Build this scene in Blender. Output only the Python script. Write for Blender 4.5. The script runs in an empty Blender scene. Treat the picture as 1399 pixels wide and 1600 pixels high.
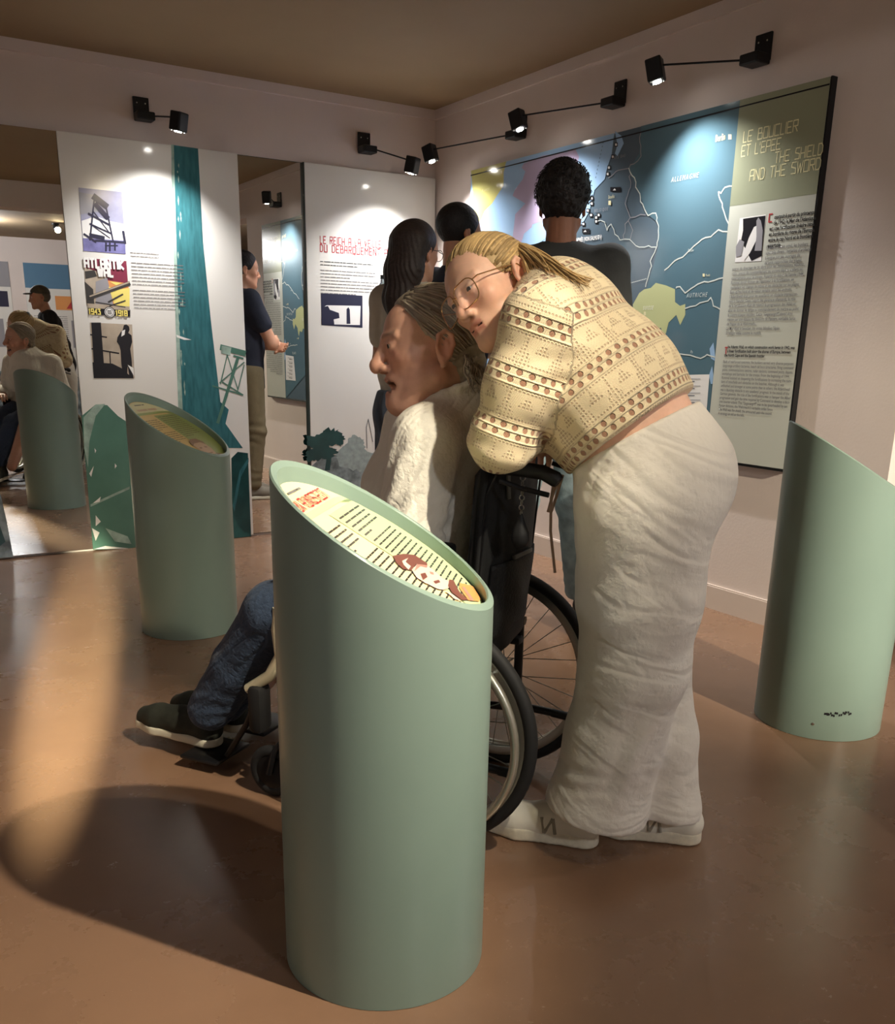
import bpy, bmesh, math, random
import numpy as np
from mathutils import Vector, Matrix
from mathutils.geometry import tessellate_polygon
random.seed(7); np.random.seed(7)
scene = bpy.context.scene
COL = scene.collection
V = lambda *a: np.array(a, float)

# ------------------------------------------------------------------ camera
CAM = V(-3.3467, -5.5738, 1.178)
RT = V(0.849169, -0.527805, 0.018272)      # right
UP = V(0.136002, 0.251978, 0.958129)       # up
FW = V(0.510309, 0.811128, -0.285755)      # forward
FPX, PX, PY = 1446.61, 700.0, 972.56       # focal length and principal point, 1399 x 1600 frame
cd = bpy.data.cameras.new('camera')
cd.sensor_fit = 'HORIZONTAL'; cd.sensor_width = 36.0
cd.lens = FPX / 1399.0 * 36.0
cd.shift_y = (PY - 800.0) / 1399.0
cd.clip_start = 0.05; cd.clip_end = 100
cam = bpy.data.objects.new('camera', cd); COL.objects.link(cam)
cam.matrix_world = Matrix(((RT[0], UP[0], -FW[0], CAM[0]), (RT[1], UP[1], -FW[1], CAM[1]),
                           (RT[2], UP[2], -FW[2], CAM[2]), (0, 0, 0, 1)))
scene.camera = cam

# ------------------------------------------------------------------ world, exposure
w = bpy.data.worlds.new('world'); scene.world = w; w.use_nodes = True
w.node_tree.nodes['Background'].inputs[0].default_value = (0.05, 0.045, 0.04, 1)
w.node_tree.nodes['Background'].inputs[1].default_value = 0.2
scene.view_settings.view_transform = 'Standard'
scene.view_settings.look = 'None'
scene.view_settings.exposure = 0.15
scene.view_settings.gamma = 1.0
scene.view_settings.use_curve_mapping = False

# ------------------------------------------------------------------ room lamps (ceiling spots out of frame, some of them added)
def spot_lamp(name, loc, target, watts, colour, cone, blend, radius):
    ld = bpy.data.lights.new(name, 'SPOT'); ld.energy = watts; ld.color = colour
    ld.spot_size = math.radians(cone); ld.spot_blend = blend; ld.shadow_soft_size = radius
    o = bpy.data.objects.new(name, ld); COL.objects.link(o)
    o.location = loc
    d = Vector(target) - Vector(loc)
    o.rotation_euler = d.to_track_quat('-Z', 'Y').to_euler()
    return o
WARM = (1.0, 0.89, 0.69)
COOL = (1.0, 0.98, 0.97)
LAMPS = [  # location, target, watts, cone, blend, radius
    ((-2.06, -5.28, 2.50), (-2.97, -3.80, 0.30), 370, 44, 0.9, 0.022),
    ((-1.15, -7.97, 2.50), (-0.55, -3.40, 0.65), 1300, 26, 0.7, 0.03),
    ((-1.10, -4.30, 2.50), (-2.05, -2.00, 0.60), 55, 60, 0.6, 0.022),
    ((-4.55, -9.40, 2.48), (-2.765, -1.95, 0.00), 16000, 2.9, 0.9, 0.02),  # added spot, imitates the light the mirror throws on the floor
    ((-1.90, -5.22, 2.50), (-2.30, -3.55, 1.05), 88, 47, 1.0, 0.022),  # added spot, split from the main one to light the people separately
]
for loc, tgt, wt, cone, bl, rd in LAMPS:
    o = spot_lamp('ceiling_spot_light', loc, tgt, wt, WARM, cone, bl, rd)
    if cone < 5: o.scale = (1.0, 3.2, 1.0); o.data.color = (1.0, 0.94, 0.66)      # oval beam of the added spot, shaped like the floor streak
# unseen lamps added to raise the general light of the hall
FILL_LAMPS = (((-2.1, -8.2, 2.47), 98), ((-5.6, -4.0, 2.47), 16), ((1.2, -5.6, 2.47), 60))
for loc, wt in FILL_LAMPS:
    ld = bpy.data.lights.new('fill_lamp_light', 'POINT'); ld.energy = wt; ld.color = (0.95, 0.97, 1.0); ld.shadow_soft_size = 0.1
    o = bpy.data.objects.new('fill_lamp_light', ld); COL.objects.link(o); o.location = loc

# ------------------------------------------------------------------ helpers
def lin(c):
    c = c / 255.0
    return c / 12.92 if c <= 0.04045 else ((c + 0.055) / 1.055) ** 2.4
def rgb(r, g, b): return (lin(r), lin(g), lin(b), 1.0)

class NX:
    """tiny expression wrapper round shader sockets"""
    def __init__(s, nt, sock): s.nt = nt; s.s = sock
    def _m(s, op, *o):
        n = s.nt.nodes.new('ShaderNodeMath'); n.operation = op
        for i, v in enumerate((s,) + o):
            if isinstance(v, NX): s.nt.links.new(v.s, n.inputs[i])
            else: n.inputs[i].default_value = v
        return NX(s.nt, n.outputs[0])
    def __add__(s, o): return s._m('ADD', o)
    def __sub__(s, o): return s._m('SUBTRACT', o)
    def __mul__(s, o): return s._m('MULTIPLY', o)
    def __truediv__(s, o): return s._m('DIVIDE', o)
    def mod(s, o): return s._m('FLOORED_MODULO', o)
    def abs(s): return s._m('ABSOLUTE')
    def lt(s, o): return s._m('LESS_THAN', o)
    def gt(s, o): return s._m('GREATER_THAN', o)
    def mx(s, o): return s._m('MAXIMUM', o)
    def mn(s, o): return s._m('MINIMUM', o)
    def sin(s): return s._m('SINE')
    def sqrt(s): return s._m('SQRT')
    def floor(s): return s._m('FLOOR')
    def smooth(s, a, b):
        n = s.nt.nodes.new('ShaderNodeMapRange'); n.interpolation_type = 'SMOOTHSTEP'
        s.nt.links.new(s.s, n.inputs[0]); n.inputs[1].default_value = a; n.inputs[2].default_value = b
        return NX(s.nt, n.outputs[0])

MATS = {}
def mat(name, col, rough=0.5, metal=0.0, spec=0.5, noise=0.0, nscale=20.0, bump=0.0, bscale=60.0, emit=None, estr=0.0,
        coat=0.0, attr=None, sheen=0.0, sss=0.0, stretch=None, trans=0.0, ior=1.45, alpha=1.0):
    if name in MATS: return MATS[name]
    m = bpy.data.materials.new(name); m.use_nodes = True
    nt = m.node_tree; b = nt.nodes['Principled BSDF']
    b.inputs['Base Color'].default_value = col
    b.inputs['Roughness'].default_value = rough
    b.inputs['Metallic'].default_value = metal
    b.inputs['Specular IOR Level'].default_value = spec
    b.inputs['Coat Weight'].default_value = coat
    b.inputs['Sheen Weight'].default_value = sheen
    b.inputs['Transmission Weight'].default_value = trans
    b.inputs['IOR'].default_value = ior
    b.inputs['Alpha'].default_value = alpha
    if sss:
        b.inputs['Subsurface Weight'].default_value = sss
        b.inputs['Subsurface Radius'].default_value = (0.012, 0.005, 0.003)
        b.inputs['Subsurface Scale'].default_value = 1.0
    if emit:
        b.inputs['Emission Color'].default_value = emit; b.inputs['Emission Strength'].default_value = estr
    tc = nt.nodes.new('ShaderNodeTexCoord'); src = tc.outputs['Object']
    if stretch:
        mp = nt.nodes.new('ShaderNodeMapping'); mp.inputs['Scale'].default_value = stretch
        nt.links.new(src, mp.inputs[0]); src = mp.outputs[0]
    base = None
    if attr:
        a = nt.nodes.new('ShaderNodeAttribute'); a.attribute_name = attr; base = a.outputs['Color']
        nt.links.new(base, b.inputs['Base Color'])
    if noise:
        n = nt.nodes.new('ShaderNodeTexNoise'); n.inputs['Scale'].default_value = nscale; n.inputs['Detail'].default_value = 6
        nt.links.new(src, n.inputs['Vector'])
        mr = nt.nodes.new('ShaderNodeMapRange'); mr.inputs[1].default_value = 0.3; mr.inputs[2].default_value = 0.7
        mr.inputs[3].default_value = 1 - noise; mr.inputs[4].default_value = 1 + noise
        nt.links.new(n.outputs['Fac'], mr.inputs[0])
        mx = nt.nodes.new('ShaderNodeVectorMath'); mx.operation = 'SCALE'
        if base: nt.links.new(base, mx.inputs[0])
        else: mx.inputs[0].default_value = col[:3]
        nt.links.new(mr.outputs[0], mx.inputs['Scale']); nt.links.new(mx.outputs[0], b.inputs['Base Color'])
    if bump:
        n = nt.nodes.new('ShaderNodeTexNoise'); n.inputs['Scale'].default_value = bscale; n.inputs['Detail'].default_value = 5
        nt.links.new(src, n.inputs['Vector'])
        bp = nt.nodes.new('ShaderNodeBump'); bp.inputs['Strength'].default_value = bump; bp.inputs['Distance'].default_value = 0.01
        nt.links.new(n.outputs['Fac'], bp.inputs['Height']); nt.links.new(bp.outputs[0], b.inputs['Normal'])
    MATS[name] = m
    return m

def tag(o, label=None, cat=None, group=None, kind=None):
    if label: o['label'] = label
    if cat: o['category'] = cat
    if group: o['group'] = group
    if kind: o['kind'] = kind
    return o
def empty(name, loc, rz=0.0):
    o = bpy.data.objects.new(name, None); COL.objects.link(o); o.empty_display_size = 0.1
    o.location = tuple(loc); o.rotation_euler = (0, 0, rz)
    return o
def world_of(o):
    m = Matrix.LocRotScale(o.location, o.rotation_euler, o.scale)
    if o.parent: m = world_of(o.parent) @ o.matrix_parent_inverse @ m
    return m
LOCAL = [False]      # True: children are given in their parent's own axes; a matrix: in the axes of that matrix
def attach(o, parent):
    o.parent = parent
    if LOCAL[0] is False: o.matrix_parent_inverse = world_of(parent).inverted()
    elif isinstance(LOCAL[0], Matrix): o.matrix_parent_inverse = world_of(parent).inverted() @ LOCAL[0]
    return o
def mesh(name, verts, faces, m, parent=None, smooth=False, col=None):
    me = bpy.data.meshes.new(name)
    me.from_pydata([tuple(v) for v in verts] if not isinstance(verts, np.ndarray) else verts.tolist(), [], faces if isinstance(faces, list) else faces.tolist())
    ms = m if isinstance(m, (list, tuple)) else [m]
    for q in ms: me.materials.append(q)
    if smooth: me.polygons.foreach_set('use_smooth', np.ones(len(me.polygons), bool))
    if col is not None:
        a = me.color_attributes.new('col', 'FLOAT_COLOR', 'POINT')
        a.data.foreach_set('color', np.concatenate([col, np.ones((len(col), 1))], 1).astype(np.float32).ravel())
    me.update()
    o = bpy.data.objects.new(name, me); COL.objects.link(o)
    if parent: attach(o, parent)
    return o
class MB:
    """collects simple solids into one mesh"""
    def __init__(s): s.v = []; s.f = []
    def add(s, v, f):
        n = len(s.v); s.v += [tuple(p) for p in v]; s.f += [tuple(i + n for i in q) for q in f]; return s
    def box(s, a, b, M=None, bev=0.0):
        a = np.array(a, float); b = np.array(b, float); lo = np.minimum(a, b); hi = np.maximum(a, b)
        if bev:
            bm = bmesh.new(); bmesh.ops.create_cube(bm, size=1)
            for q in bm.verts: q.co = Vector([lo[i] + (q.co[i] + .5) * (hi[i] - lo[i]) for i in range(3)])
            bmesh.ops.bevel(bm, geom=bm.edges[:], offset=bev, segments=2, affect='EDGES', profile=0.5)
            bm.verts.index_update()
            vs = [np.array(q.co) for q in bm.verts]; fs = [[q.index for q in f.verts] for f in bm.faces]; bm.free()
        else:
            vs = [np.array([(lo, hi)[i][0], (lo, hi)[j][1], (lo, hi)[k][2]]) for i in (0, 1) for j in (0, 1) for k in (0, 1)]
            fs = [(0, 1, 3, 2), (4, 6, 7, 5), (0, 4, 5, 1), (2, 3, 7, 6), (0, 2, 6, 4), (1, 5, 7, 3)]
        if M is not None: vs = [np.array(M @ Vector(p)) for p in vs]
        return s.add(vs, fs)
    def tube(s, pts, r, n=10, caps=True, closed=False, rr=None, flat=None):
        pts = [np.array(p, float) for p in pts]; N = len(pts); rings = []
        prev = None
        for i, p in enumerate(pts):
            if closed: t = pts[(i + 1) % N] - pts[i - 1]
            else: t = pts[min(i + 1, N - 1)] - pts[max(i - 1, 0)]
            t = t / (np.linalg.norm(t) + 1e-12)
            if prev is None:
                a = V(0, 0, 1) if abs(t[2]) < .9 else V(1, 0, 0)
                x = np.cross(a, t)
            else: x = prev - t * (prev @ t)
            x /= np.linalg.norm(x); y = np.cross(t, x); prev = x
            R = rr[i] if rr is not None else r
            rings.append([p + R * (math.cos(2 * math.pi * k / n) * x + math.sin(2 * math.pi * k / n) * y) for k in range(n)])
        v = [q for g in rings for q in g]; f = []
        for i in range(N if closed else N - 1):
            j = (i + 1) % N
            for k in range(n): f.append((i * n + k, i * n + (k + 1) % n, j * n + (k + 1) % n, j * n + k))
        if caps and not closed:
            f.append(tuple(range(n - 1, -1, -1))); f.append(tuple((N - 1) * n + k for k in range(n)))
        return s.add(v, f)
    def cyl(s, a, b, r, n=16): return s.tube([a, b], r, n)
    def ring(s, c, axis, R, r, n=48, m=10):
        axis = np.array(axis, float); axis /= np.linalg.norm(axis)
        a = V(0, 0, 1) if abs(axis[2]) < .9 else V(1, 0, 0); x = np.cross(a, axis); x /= np.linalg.norm(x); y = np.cross(axis, x)
        c = np.array(c, float)
        return s.tube([c + R * (math.cos(2 * math.pi * k / n) * x + math.sin(2 * math.pi * k / n) * y) for k in range(n)], r, m, closed=True)
    def lathe(s, c, axis, prof, n=32):
        """prof: list of (offset along axis, radius)"""
        axis = np.array(axis, float); axis /= np.linalg.norm(axis)
        a = V(0, 0, 1) if abs(axis[2]) < .9 else V(1, 0, 0); x = np.cross(a, axis); x /= np.linalg.norm(x); y = np.cross(axis, x)
        c = np.array(c, float); v = []; f = []
        for (h, R) in prof:
            v += [c + axis * h + R * (math.cos(2 * math.pi * k / n) * x + math.sin(2 * math.pi * k / n) * y) for k in range(n)]
        for i in range(len(prof) - 1):
            for k in range(n): f.append((i * n + k, i * n + (k + 1) % n, (i + 1) * n + (k + 1) % n, (i + 1) * n + k))
        f.append(tuple(range(n - 1, -1, -1))); f.append(tuple((len(prof) - 1) * n + k for k in range(n)))
        return s.add(v, f)
    def build(s, name, m, parent=None, smooth=False):
        o = mesh(name, s.v, s.f, m, parent, smooth)
        if smooth:
            try: o.data.set_sharp_from_angle(angle=math.radians(40))
            except Exception: pass
        return o

# pixels of the photograph -> points of the place
def ray(x, y):
    d = (x - PX) / FPX * RT - (y - PY) / FPX * UP + FW
    return d / np.linalg.norm(d)
def on_plane(x, y, n, k):
    d = ray(x, y); n = np.array(n, float)
    return CAM + (k - n @ CAM) / (n @ d) * d
class Plane:
    """a flat printed surface: origin, u along the text, v up, n towards the reader"""
    def __init__(s, o, u, v):
        s.o = np.array(o, float); s.u = np.array(u, float); s.v = np.array(v, float); s.n = np.cross(s.u, s.v)
    def px(s, x, y):
        p = on_plane(x, y, s.n, s.n @ s.o) - s.o
        return (p @ s.u, p @ s.v)
    def P(s, a, b, lift=0.0): return s.o + s.u * a + s.v * b + s.n * lift
def prints(name, plane, items, parent, lift0=0.0006):
    """flat print: list of (points in plane coordinates, material, layer) as one mesh"""
    v = []; f = []; mi = []; ms = []
    for k_, (pts, m, layer) in enumerate(items):
        if m not in ms: ms.append(m)
        n = len(v); v += [plane.P(a, b, lift0 + 0.0004 * layer + 0.0003 * k_ / len(items)) for a, b in pts]
        for t in tessellate_polygon([[Vector((a, b, 0)) for a, b in pts]]):
            a, b, c = [pts[i] for i in t]
            ar = (b[0] - a[0]) * (c[1] - a[1]) - (b[1] - a[1]) * (c[0] - a[0])
            if abs(ar) < 1e-12: continue
            f.append(tuple(n + i for i in (t if ar > 0 else t[::-1]))); mi.append(ms.index(m))
    o = mesh(name, v, f, ms, parent)
    o.data.polygons.foreach_set('material_index', mi)
    return o
def stroke(pts, w, closed=False):
    """polyline -> list of quads (plane coordinates)"""
    q = []
    P = list(pts) + ([pts[0]] if closed else [])
    for (x0, y0), (x1, y1) in zip(P, P[1:]):
        L = math.hypot(x1 - x0, y1 - y0)
        if L < 1e-9: continue
        dx, dy = (x1 - x0) / L * w / 2, (y1 - y0) / L * w / 2
        q.append([(x0 - dx * .6 + dy, y0 - dy * .6 - dx), (x1 + dx * .6 + dy, y1 + dy * .6 - dx), (x1 + dx * .6 - dy, y1 + dy * .6 + dx), (x0 - dx * .6 - dy, y0 - dy * .6 + dx)])
    return q
DECO = {
 'A': [[(0, 0), (0, .85), (.15, 1), (1, 1), (1, 0)], [(0, .45), (1, .45)]], 'B': [[(0, 0), (0, 1), (.8, 1), (.8, .55), (0, .55)], [(.8, .55), (1, .5), (1, 0), (0, 0)]],
 'C': [[(1, 1), (0, 1), (0, 0), (1, 0)]], 'D': [[(0, 0), (0, 1), (.7, 1), (1, .75), (1, .25), (.7, 0), (0, 0)]],
 'E': [[(1, 1), (0, 1), (0, 0), (1, 0)], [(0, .5), (.8, .5)]], 'G': [[(1, 1), (0, 1), (0, 0), (1, 0), (1, .45), (.5, .45)]],
 'H': [[(0, 0), (0, 1)], [(1, 0), (1, 1)], [(0, .45), (1, .45)]], 'I': [[(0, 0), (0, 1)]], 'L': [[(0, 1), (0, 0), (.9, 0)]],
 'M': [[(0, 0), (0, 1), (.5, .5), (1, 1), (1, 0)]], 'N': [[(0, 0), (0, 1), (1, 0), (1, 1)]], 'O': [[(0, 0), (0, 1), (1, 1), (1, 0), (0, 0)]],
 'P': [[(0, 0), (0, 1), (1, 1), (1, .45), (0, .45)]], 'Q': [[(0, 0), (0, 1), (1, 1), (1, 0), (0, 0)], [(.5, .2), (.8, -.2)]],
 'R': [[(0, 0), (0, 1), (1, 1), (1, .5), (0, .5)], [(.45, .5), (1, 0)]], 'S': [[(1, 1), (.1, 1), (0, .6), (1, .45), (1, 0), (0, 0)]],
 'T': [[(0, 1), (1, 1)], [(.5, 1), (.5, 0)]], 'U': [[(0, 1), (0, 0), (1, 0), (1, 1)]], 'V': [[(0, 1), (.5, 0), (1, 1)]],
 'W': [[(0, 1), (.25, 0), (.5, .8), (.75, 0), (1, 1)]], "'": [[(.1, 1), (0, .75)]], ' ': [],
 'K': [[(0, 0), (0, 1)], [(1, 1), (0, .45), (1, 0)]], '1': [[(0, .8), (.4, 1), (.4, 0)]], '9': [[(1, .5), (0, .5), (0, 1), (1, 1), (1, 0), (0, 0)]],
 '4': [[(.8, 0), (.8, 1), (0, .35), (1, .35)]], '3': [[(0, 1), (1, 1), (.4, .55), (1, .5), (1, 0), (0, 0)]], '8': [[(0, 0), (0, 1), (1, 1), (1, 0), (0, 0)], [(0, .5), (1, .5)]],
}
NARROW = {'I': 0.0, "'": 0.12, 'W': 1.25, 'M': 1.15, '1': .5, 'L': .85}
def deco_text(txt, a, b, h, wr, gap, sw):
    """quads of deco lettering starting at (a, b), letter height h, width ratio wr"""
    q = []; x = a
    for ch in txt:
        w = h * wr * NARROW.get(ch, 1.0)
        if ch == ' ': x += h * wr * .75 + gap; continue
        for pl in DECO.get(ch, []): q += stroke([(x + px_ * w, b + py_ * h) for px_, py_ in pl], sw)
        x += w + gap
    return q, x
def word_prints(name, plane, txt, a, b, e, h, wr, gap, sw, m, layer, parent):
    """deco lettering from a to e, each word a part of its own"""
    total = deco_text(txt, 0, 0, h, wr, gap, sw)[1]; sc = (e - a) / total; x = 0.0
    for wd in txt.split(' '):
        q, x1 = deco_text(wd, x, 0, h, wr, gap, sw)
        prints(name, plane, [([(a + gx * sc, b + gy) for gx, gy in g], m, layer) for g in q], parent)
        x = x1 + h * wr * .75 + gap
def word_lines(a0, a1, b0, pitch, n, th, last=0.6, seed=1, widths=None):
    """lines of small illegible print, split into words"""
    rnd = random.Random(seed); q = []
    for i in range(n):
        b = b0 - i * pitch; end = a1 if i < n - 1 else a0 + (a1 - a0) * last
        if widths: end = a0 + (a1 - a0) * widths[i]
        x = a0
        while x < end - th:
            w = min(rnd.uniform(2.0, 8.0) * th * 1.3, end - x)
            q.append([(x, b), (x + w, b), (x + w, b + th), (x, b + th)])
            x += w + th * 0.9
    return q
def text(name, s, plane, a, b, size, m, parent, align='LEFT', xs=1.0, offset=0.0, width=None, line=1.0, lift=0.0014, slant=0.0, track=1.0, rot=0.0):
    cu = bpy.data.curves.new(name, 'FONT'); cu.body = s; cu.size = size; cu.align_x = align; cu.offset = offset
    cu.space_line = line; cu.shear = slant; cu.space_character = track; cu.resolution_u = 2
    if width: cu.text_boxes[0].width = width / xs
    o = bpy.data.objects.new(name, cu); COL.objects.link(o)
    bpy.context.view_layer.update()
    me = bpy.data.meshes.new_from_object(o.evaluated_get(bpy.context.evaluated_depsgraph_get()))
    bpy.data.objects.remove(o); bpy.data.curves.remove(cu)
    n = len(me.vertices); co = np.zeros(n * 3, np.float32); me.vertices.foreach_get('co', co); co = co.reshape(-1, 3)
    c, sn = math.cos(rot), math.sin(rot)
    A = co[:, 0] * xs; B = co[:, 1]
    A, B = A * c - B * sn, A * sn + B * c
    w = plane.o + np.outer(A + a, plane.u) + np.outer(B + b, plane.v) + plane.n * lift
    me.vertices.foreach_set('co', w.astype(np.float32).ravel())
    me.materials.clear(); me.materials.append(m); me.name = name; me.update()
    t = bpy.data.objects.new(name, me); COL.objects.link(t); attach(t, parent)
    return t
# ------------------------------------------------------------------ the room
H = 2.596
M_wall = mat('wall_paint', rgb(218, 205, 198), 0.75, noise=0.03, nscale=3, bump=0.08, bscale=90)
M_ceil = mat('ceiling_paint', rgb(150, 128, 98), 0.8, noise=0.05, nscale=2)
M_base = mat('skirting_paint', rgb(210, 196, 186), 0.55)
M_black = mat('black_metal', rgb(22, 22, 24), 0.45, spec=0.4)
def floor_mat():
    m = bpy.data.materials.new('sealed_concrete_floor'); m.use_nodes = True; nt = m.node_tree; b = nt.nodes['Principled BSDF']
    tc = nt.nodes.new('ShaderNodeTexCoord')
    n1 = nt.nodes.new('ShaderNodeTexNoise'); n1.inputs['Scale'].default_value = 2.2; n1.inputs['Detail'].default_value = 8; n1.inputs['Roughness'].default_value = .65
    n2 = nt.nodes.new('ShaderNodeTexNoise'); n2.inputs['Scale'].default_value = 260; n2.inputs['Detail'].default_value = 2
    for n in (n1, n2): nt.links.new(tc.outputs['Object'], n.inputs['Vector'])
    cr = nt.nodes.new('ShaderNodeValToRGB'); nt.links.new(n1.outputs['Fac'], cr.inputs[0])
    cr.color_ramp.elements[0].position = .32; cr.color_ramp.elements[0].color = rgb(126, 97, 77)
    cr.color_ramp.elements[1].position = .72; cr.color_ramp.elements[1].color = rgb(137, 106, 84)
    cr2 = nt.nodes.new('ShaderNodeValToRGB'); nt.links.new(n2.outputs['Fac'], cr2.inputs[0])
    cr2.color_ramp.elements[0].position = .73; cr2.color_ramp.elements[0].color = (0, 0, 0, 1)
    cr2.color_ramp.elements[1].position = .78; cr2.color_ramp.elements[1].color = (1, 1, 1, 1)
    mx = nt.nodes.new('ShaderNodeMix'); mx.data_type = 'RGBA'; nt.links.new(cr2.outputs[0], mx.inputs[0])
    nt.links.new(cr.outputs[0], mx.inputs[6]); mx.inputs[7].default_value = rgb(170, 140, 115)
    nt.links.new(mx.outputs[2], b.inputs['Base Color'])
    mr = nt.nodes.new('ShaderNodeMapRange'); nt.links.new(n1.outputs['Fac'], mr.inputs[0])
    mr.inputs[3].default_value = .20; mr.inputs[4].default_value = .34
    nt.links.new(mr.outputs[0], b.inputs['Roughness'])
    bp = nt.nodes.new('ShaderNodeBump'); bp.inputs['Strength'].default_value = .05; bp.inputs['Distance'].default_value = .004
    nt.links.new(n1.outputs['Fac'], bp.inputs['Height']); nt.links.new(bp.outputs[0], b.inputs['Normal'])
    b.inputs['Specular IOR Level'].default_value = .55
    return m
M_floor = floor_mat()
XW, XE, YF = -6.4, 2.4, -10.3
YEND = -3.43
def struct(name, mb, m, parent=None): return tag(mb.build(name, m, parent), kind='structure')
struct('floor', MB().box((XW - .2, YF - .2, -.12), (XE + .2, .2, 0)), M_floor)
struct('ceiling', MB().box((XW - .2, YF - .2, H), (XE + .2, .2, H + .12)), M_ceil)
struct('wall_back', MB().box((XW - .2, .006, 0), (XE + .2, .2, H)), M_wall)
struct('wall_left', MB().box((XW - .2, YF, 0), (XW, 0, H)), M_wall)
struct('wall_front', MB().box((XW, YF - .2, 0), (XE, YF, H)), M_wall)
struct('wall_far_right', MB().box((XE, YF, 0), (XE + .2, .006, H)), M_wall)
# right wall: solid part plus a lintel over the opening next to it
mb = MB(); prof = [(0.0, 0.0), (YEND, 0.0), (YEND, 2.30), (-5.6, 2.30), (-5.6, 0), (-10.3, 0), (-10.3, H), (0.0, H)]
v = [(0.0, y, z) for y, z in prof] + [(0.16, y, z) for y, z in prof]; n = len(prof)
f = [tuple(range(n)), tuple(range(2 * n - 1, n - 1, -1))] + [(i, i + n, (i + 1) % n + n, (i + 1) % n) for i in range(n)]
struct('wall_right', mb.add(v, f), M_wall)
struct('trim_1', MB().box((XW, -.014, H - .055), (-.0, .006, H)), M_wall)
struct('trim_2', MB().box((-.014, YF, H - .055), (0, -.014, H)), M_wall)
struct('trim_3', MB().box((XW, -5.0, 2.36), (0, -4.74, H)), M_wall)          # ceiling bulkhead across the hall
mbb = MB().box((-.014, YEND, 0), (0, 0, .108)).box((-.010, YEND, .108), (0, 0, .115))
struct('baseboard_right', mbb, M_base)
struct('baseboard_end', MB().box((-.014, YEND - .014, 0), (.16, YEND, .112)), M_base)
struct('baseboard_front', MB().box((XW, YF, 0), (XE, YF + .014, .112)), M_base)
struct('baseboard_far_right', MB().box((XE - .014, YF, 0), (XE, 0, .112)), M_base)

# ------------------------------------------------------------------ mirrors on the back wall
M_mirror = mat('mirror_silver', (0.80, 0.80, 0.78, 1), 0.0, 1.0)
M_edge = mat('mirror_edge', rgb(52, 64, 60), 0.3)
XL, XLR, XML, XMR = -2.2866, -1.3229, -0.9146, -0.012
ZT = 2.202
def mirror(label, x0, x1, turn=0.0):
    t = empty('wall_mirror', ((x0 + x1) / 2, 0, 0.0))
    tag(t, label, 'mirror', 'mirrors between the exhibition panels')
    MB().box((x0, -.002, .012), (x1, .005, ZT)).build('backing', M_edge, t)
    m = MB(); m.v = [(x0 + .002, -.003, .016), (x1 - .002, -.003 - turn, .016), (x1 - .002, -.003 - turn, ZT - .003), (x0 + .002, -.003, ZT - .003)]; m.f = [(0, 1, 2, 3)]
    m.build('silvered_glass', M_mirror, t)
    return t
mirror('tall wide mirror left of the gun mural panel, reflecting the seated man', -3.6, XL, 0.024)
mirror('narrow tall mirror between the two white panels, reflecting the map wall', XLR, XML)

# ------------------------------------------------------------------ exhibition panels on the back wall
PT = 0.026                      # panel thickness
BP = Plane((0, -PT - .003, 0), (1, 0, 0), (0, 0, 1))
def gloss(name, r, g, b, rough=0.13): return mat(name, rgb(r, g, b), rough, spec=0.5)
M_white = mat('panel_white_laminate', rgb(222, 219, 212), 0.13, spec=0.5, noise=0.012, nscale=2)
M_teal = mat('print_teal', rgb(54, 104, 110), 0.13, noise=0.22, nscale=9, stretch=(6, 1, 1))
M_green = mat('print_gun_green', rgb(84, 122, 108), 0.13, noise=0.12, nscale=5)
M_greenl = mat('print_pale_green', rgb(150, 172, 160), 0.13, noise=0.35, nscale=16)
M_greend = mat('print_dark_green', rgb(34, 70, 70), 0.13, noise=0.2, nscale=12)
M_ink = gloss('print_ink_grey', 120, 118, 118)
M_inkd = gloss('print_ink_dark', 66, 64, 62)
M_inkb = gloss('print_black', 36, 36, 40)
M_navy = gloss('print_navy', 52, 52, 70)
M_red = gloss('print_red', 178, 62, 66)
M_pwhite = gloss('print_white', 232, 230, 226)
M_pgrey = gloss('print_mid_grey', 150, 148, 152)
M_sky = mat('print_sky', rgb(150, 150, 172), 0.13, noise=0.25, nscale=7)
M_sea = mat('print_quay', rgb(120, 118, 165), 0.13, noise=0.3, nscale=18)
M_maroon = gloss('print_maroon', 128, 52, 72)
M_orange = gloss('print_orange', 222, 152, 92)
M_yel = gloss('print_yellow', 236, 218, 120)
M_tan = mat('print_tan', rgb(176, 162, 144), 0.13, noise=0.15, nscale=12)
M_rock = mat('print_rocks', rgb(128, 140, 142), 0.13, noise=0.6, nscale=14)
M_pale = mat('print_pale_trees', rgb(150, 164, 162), 0.13, noise=0.2, nscale=30)
def P(*pts): return [BP.px(x, y) for x, y in pts]

t = empty('exhibition_panel', ((XL + XLR) / 2, -PT, 0))
tag(t, 'tall white panel with teal gun mural and three stacked pictures', 'exhibit panel')
MB().box((XL, -PT - .003, .012), (XLR, -.004, ZT), bev=.002).build('board', M_white, t)
# gun mural
mur = []
stripe = P((268, 226), (310, 232), (318, 380), (330, 500), (345, 628), (358, 640), (353, 662), (380, 700), (300, 700), (282, 640), (276, 480), (270, 340))
mur.append((stripe, M_teal, 0))
mur.append((P((268, 226), (272, 226), (279, 480), (286, 640), (279, 640), (274, 480)), M_greenl, 1))
rnd = random.Random(3)
for i in range(26):
    yy = rnd.uniform(250, 620); xx = 271 + (yy - 226) * .026 + rnd.uniform(0, 9); l = rnd.uniform(4, 18)
    mur.append((P((xx, yy), (xx + 1.4, yy + l * .4), (xx + .8, yy + l), (xx - .8, yy + l * .5)), M_greenl, 2))
mur.append((P((276, 523), (290, 528), (300, 531), (288, 531), (277, 527)), M_pwhite, 2))
mur.append((P((128, 650), (150, 632), (168, 633), (185, 650), (200, 660), (220, 690), (230, 850), (205, 857), (146, 859)), M_green, 0))
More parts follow.
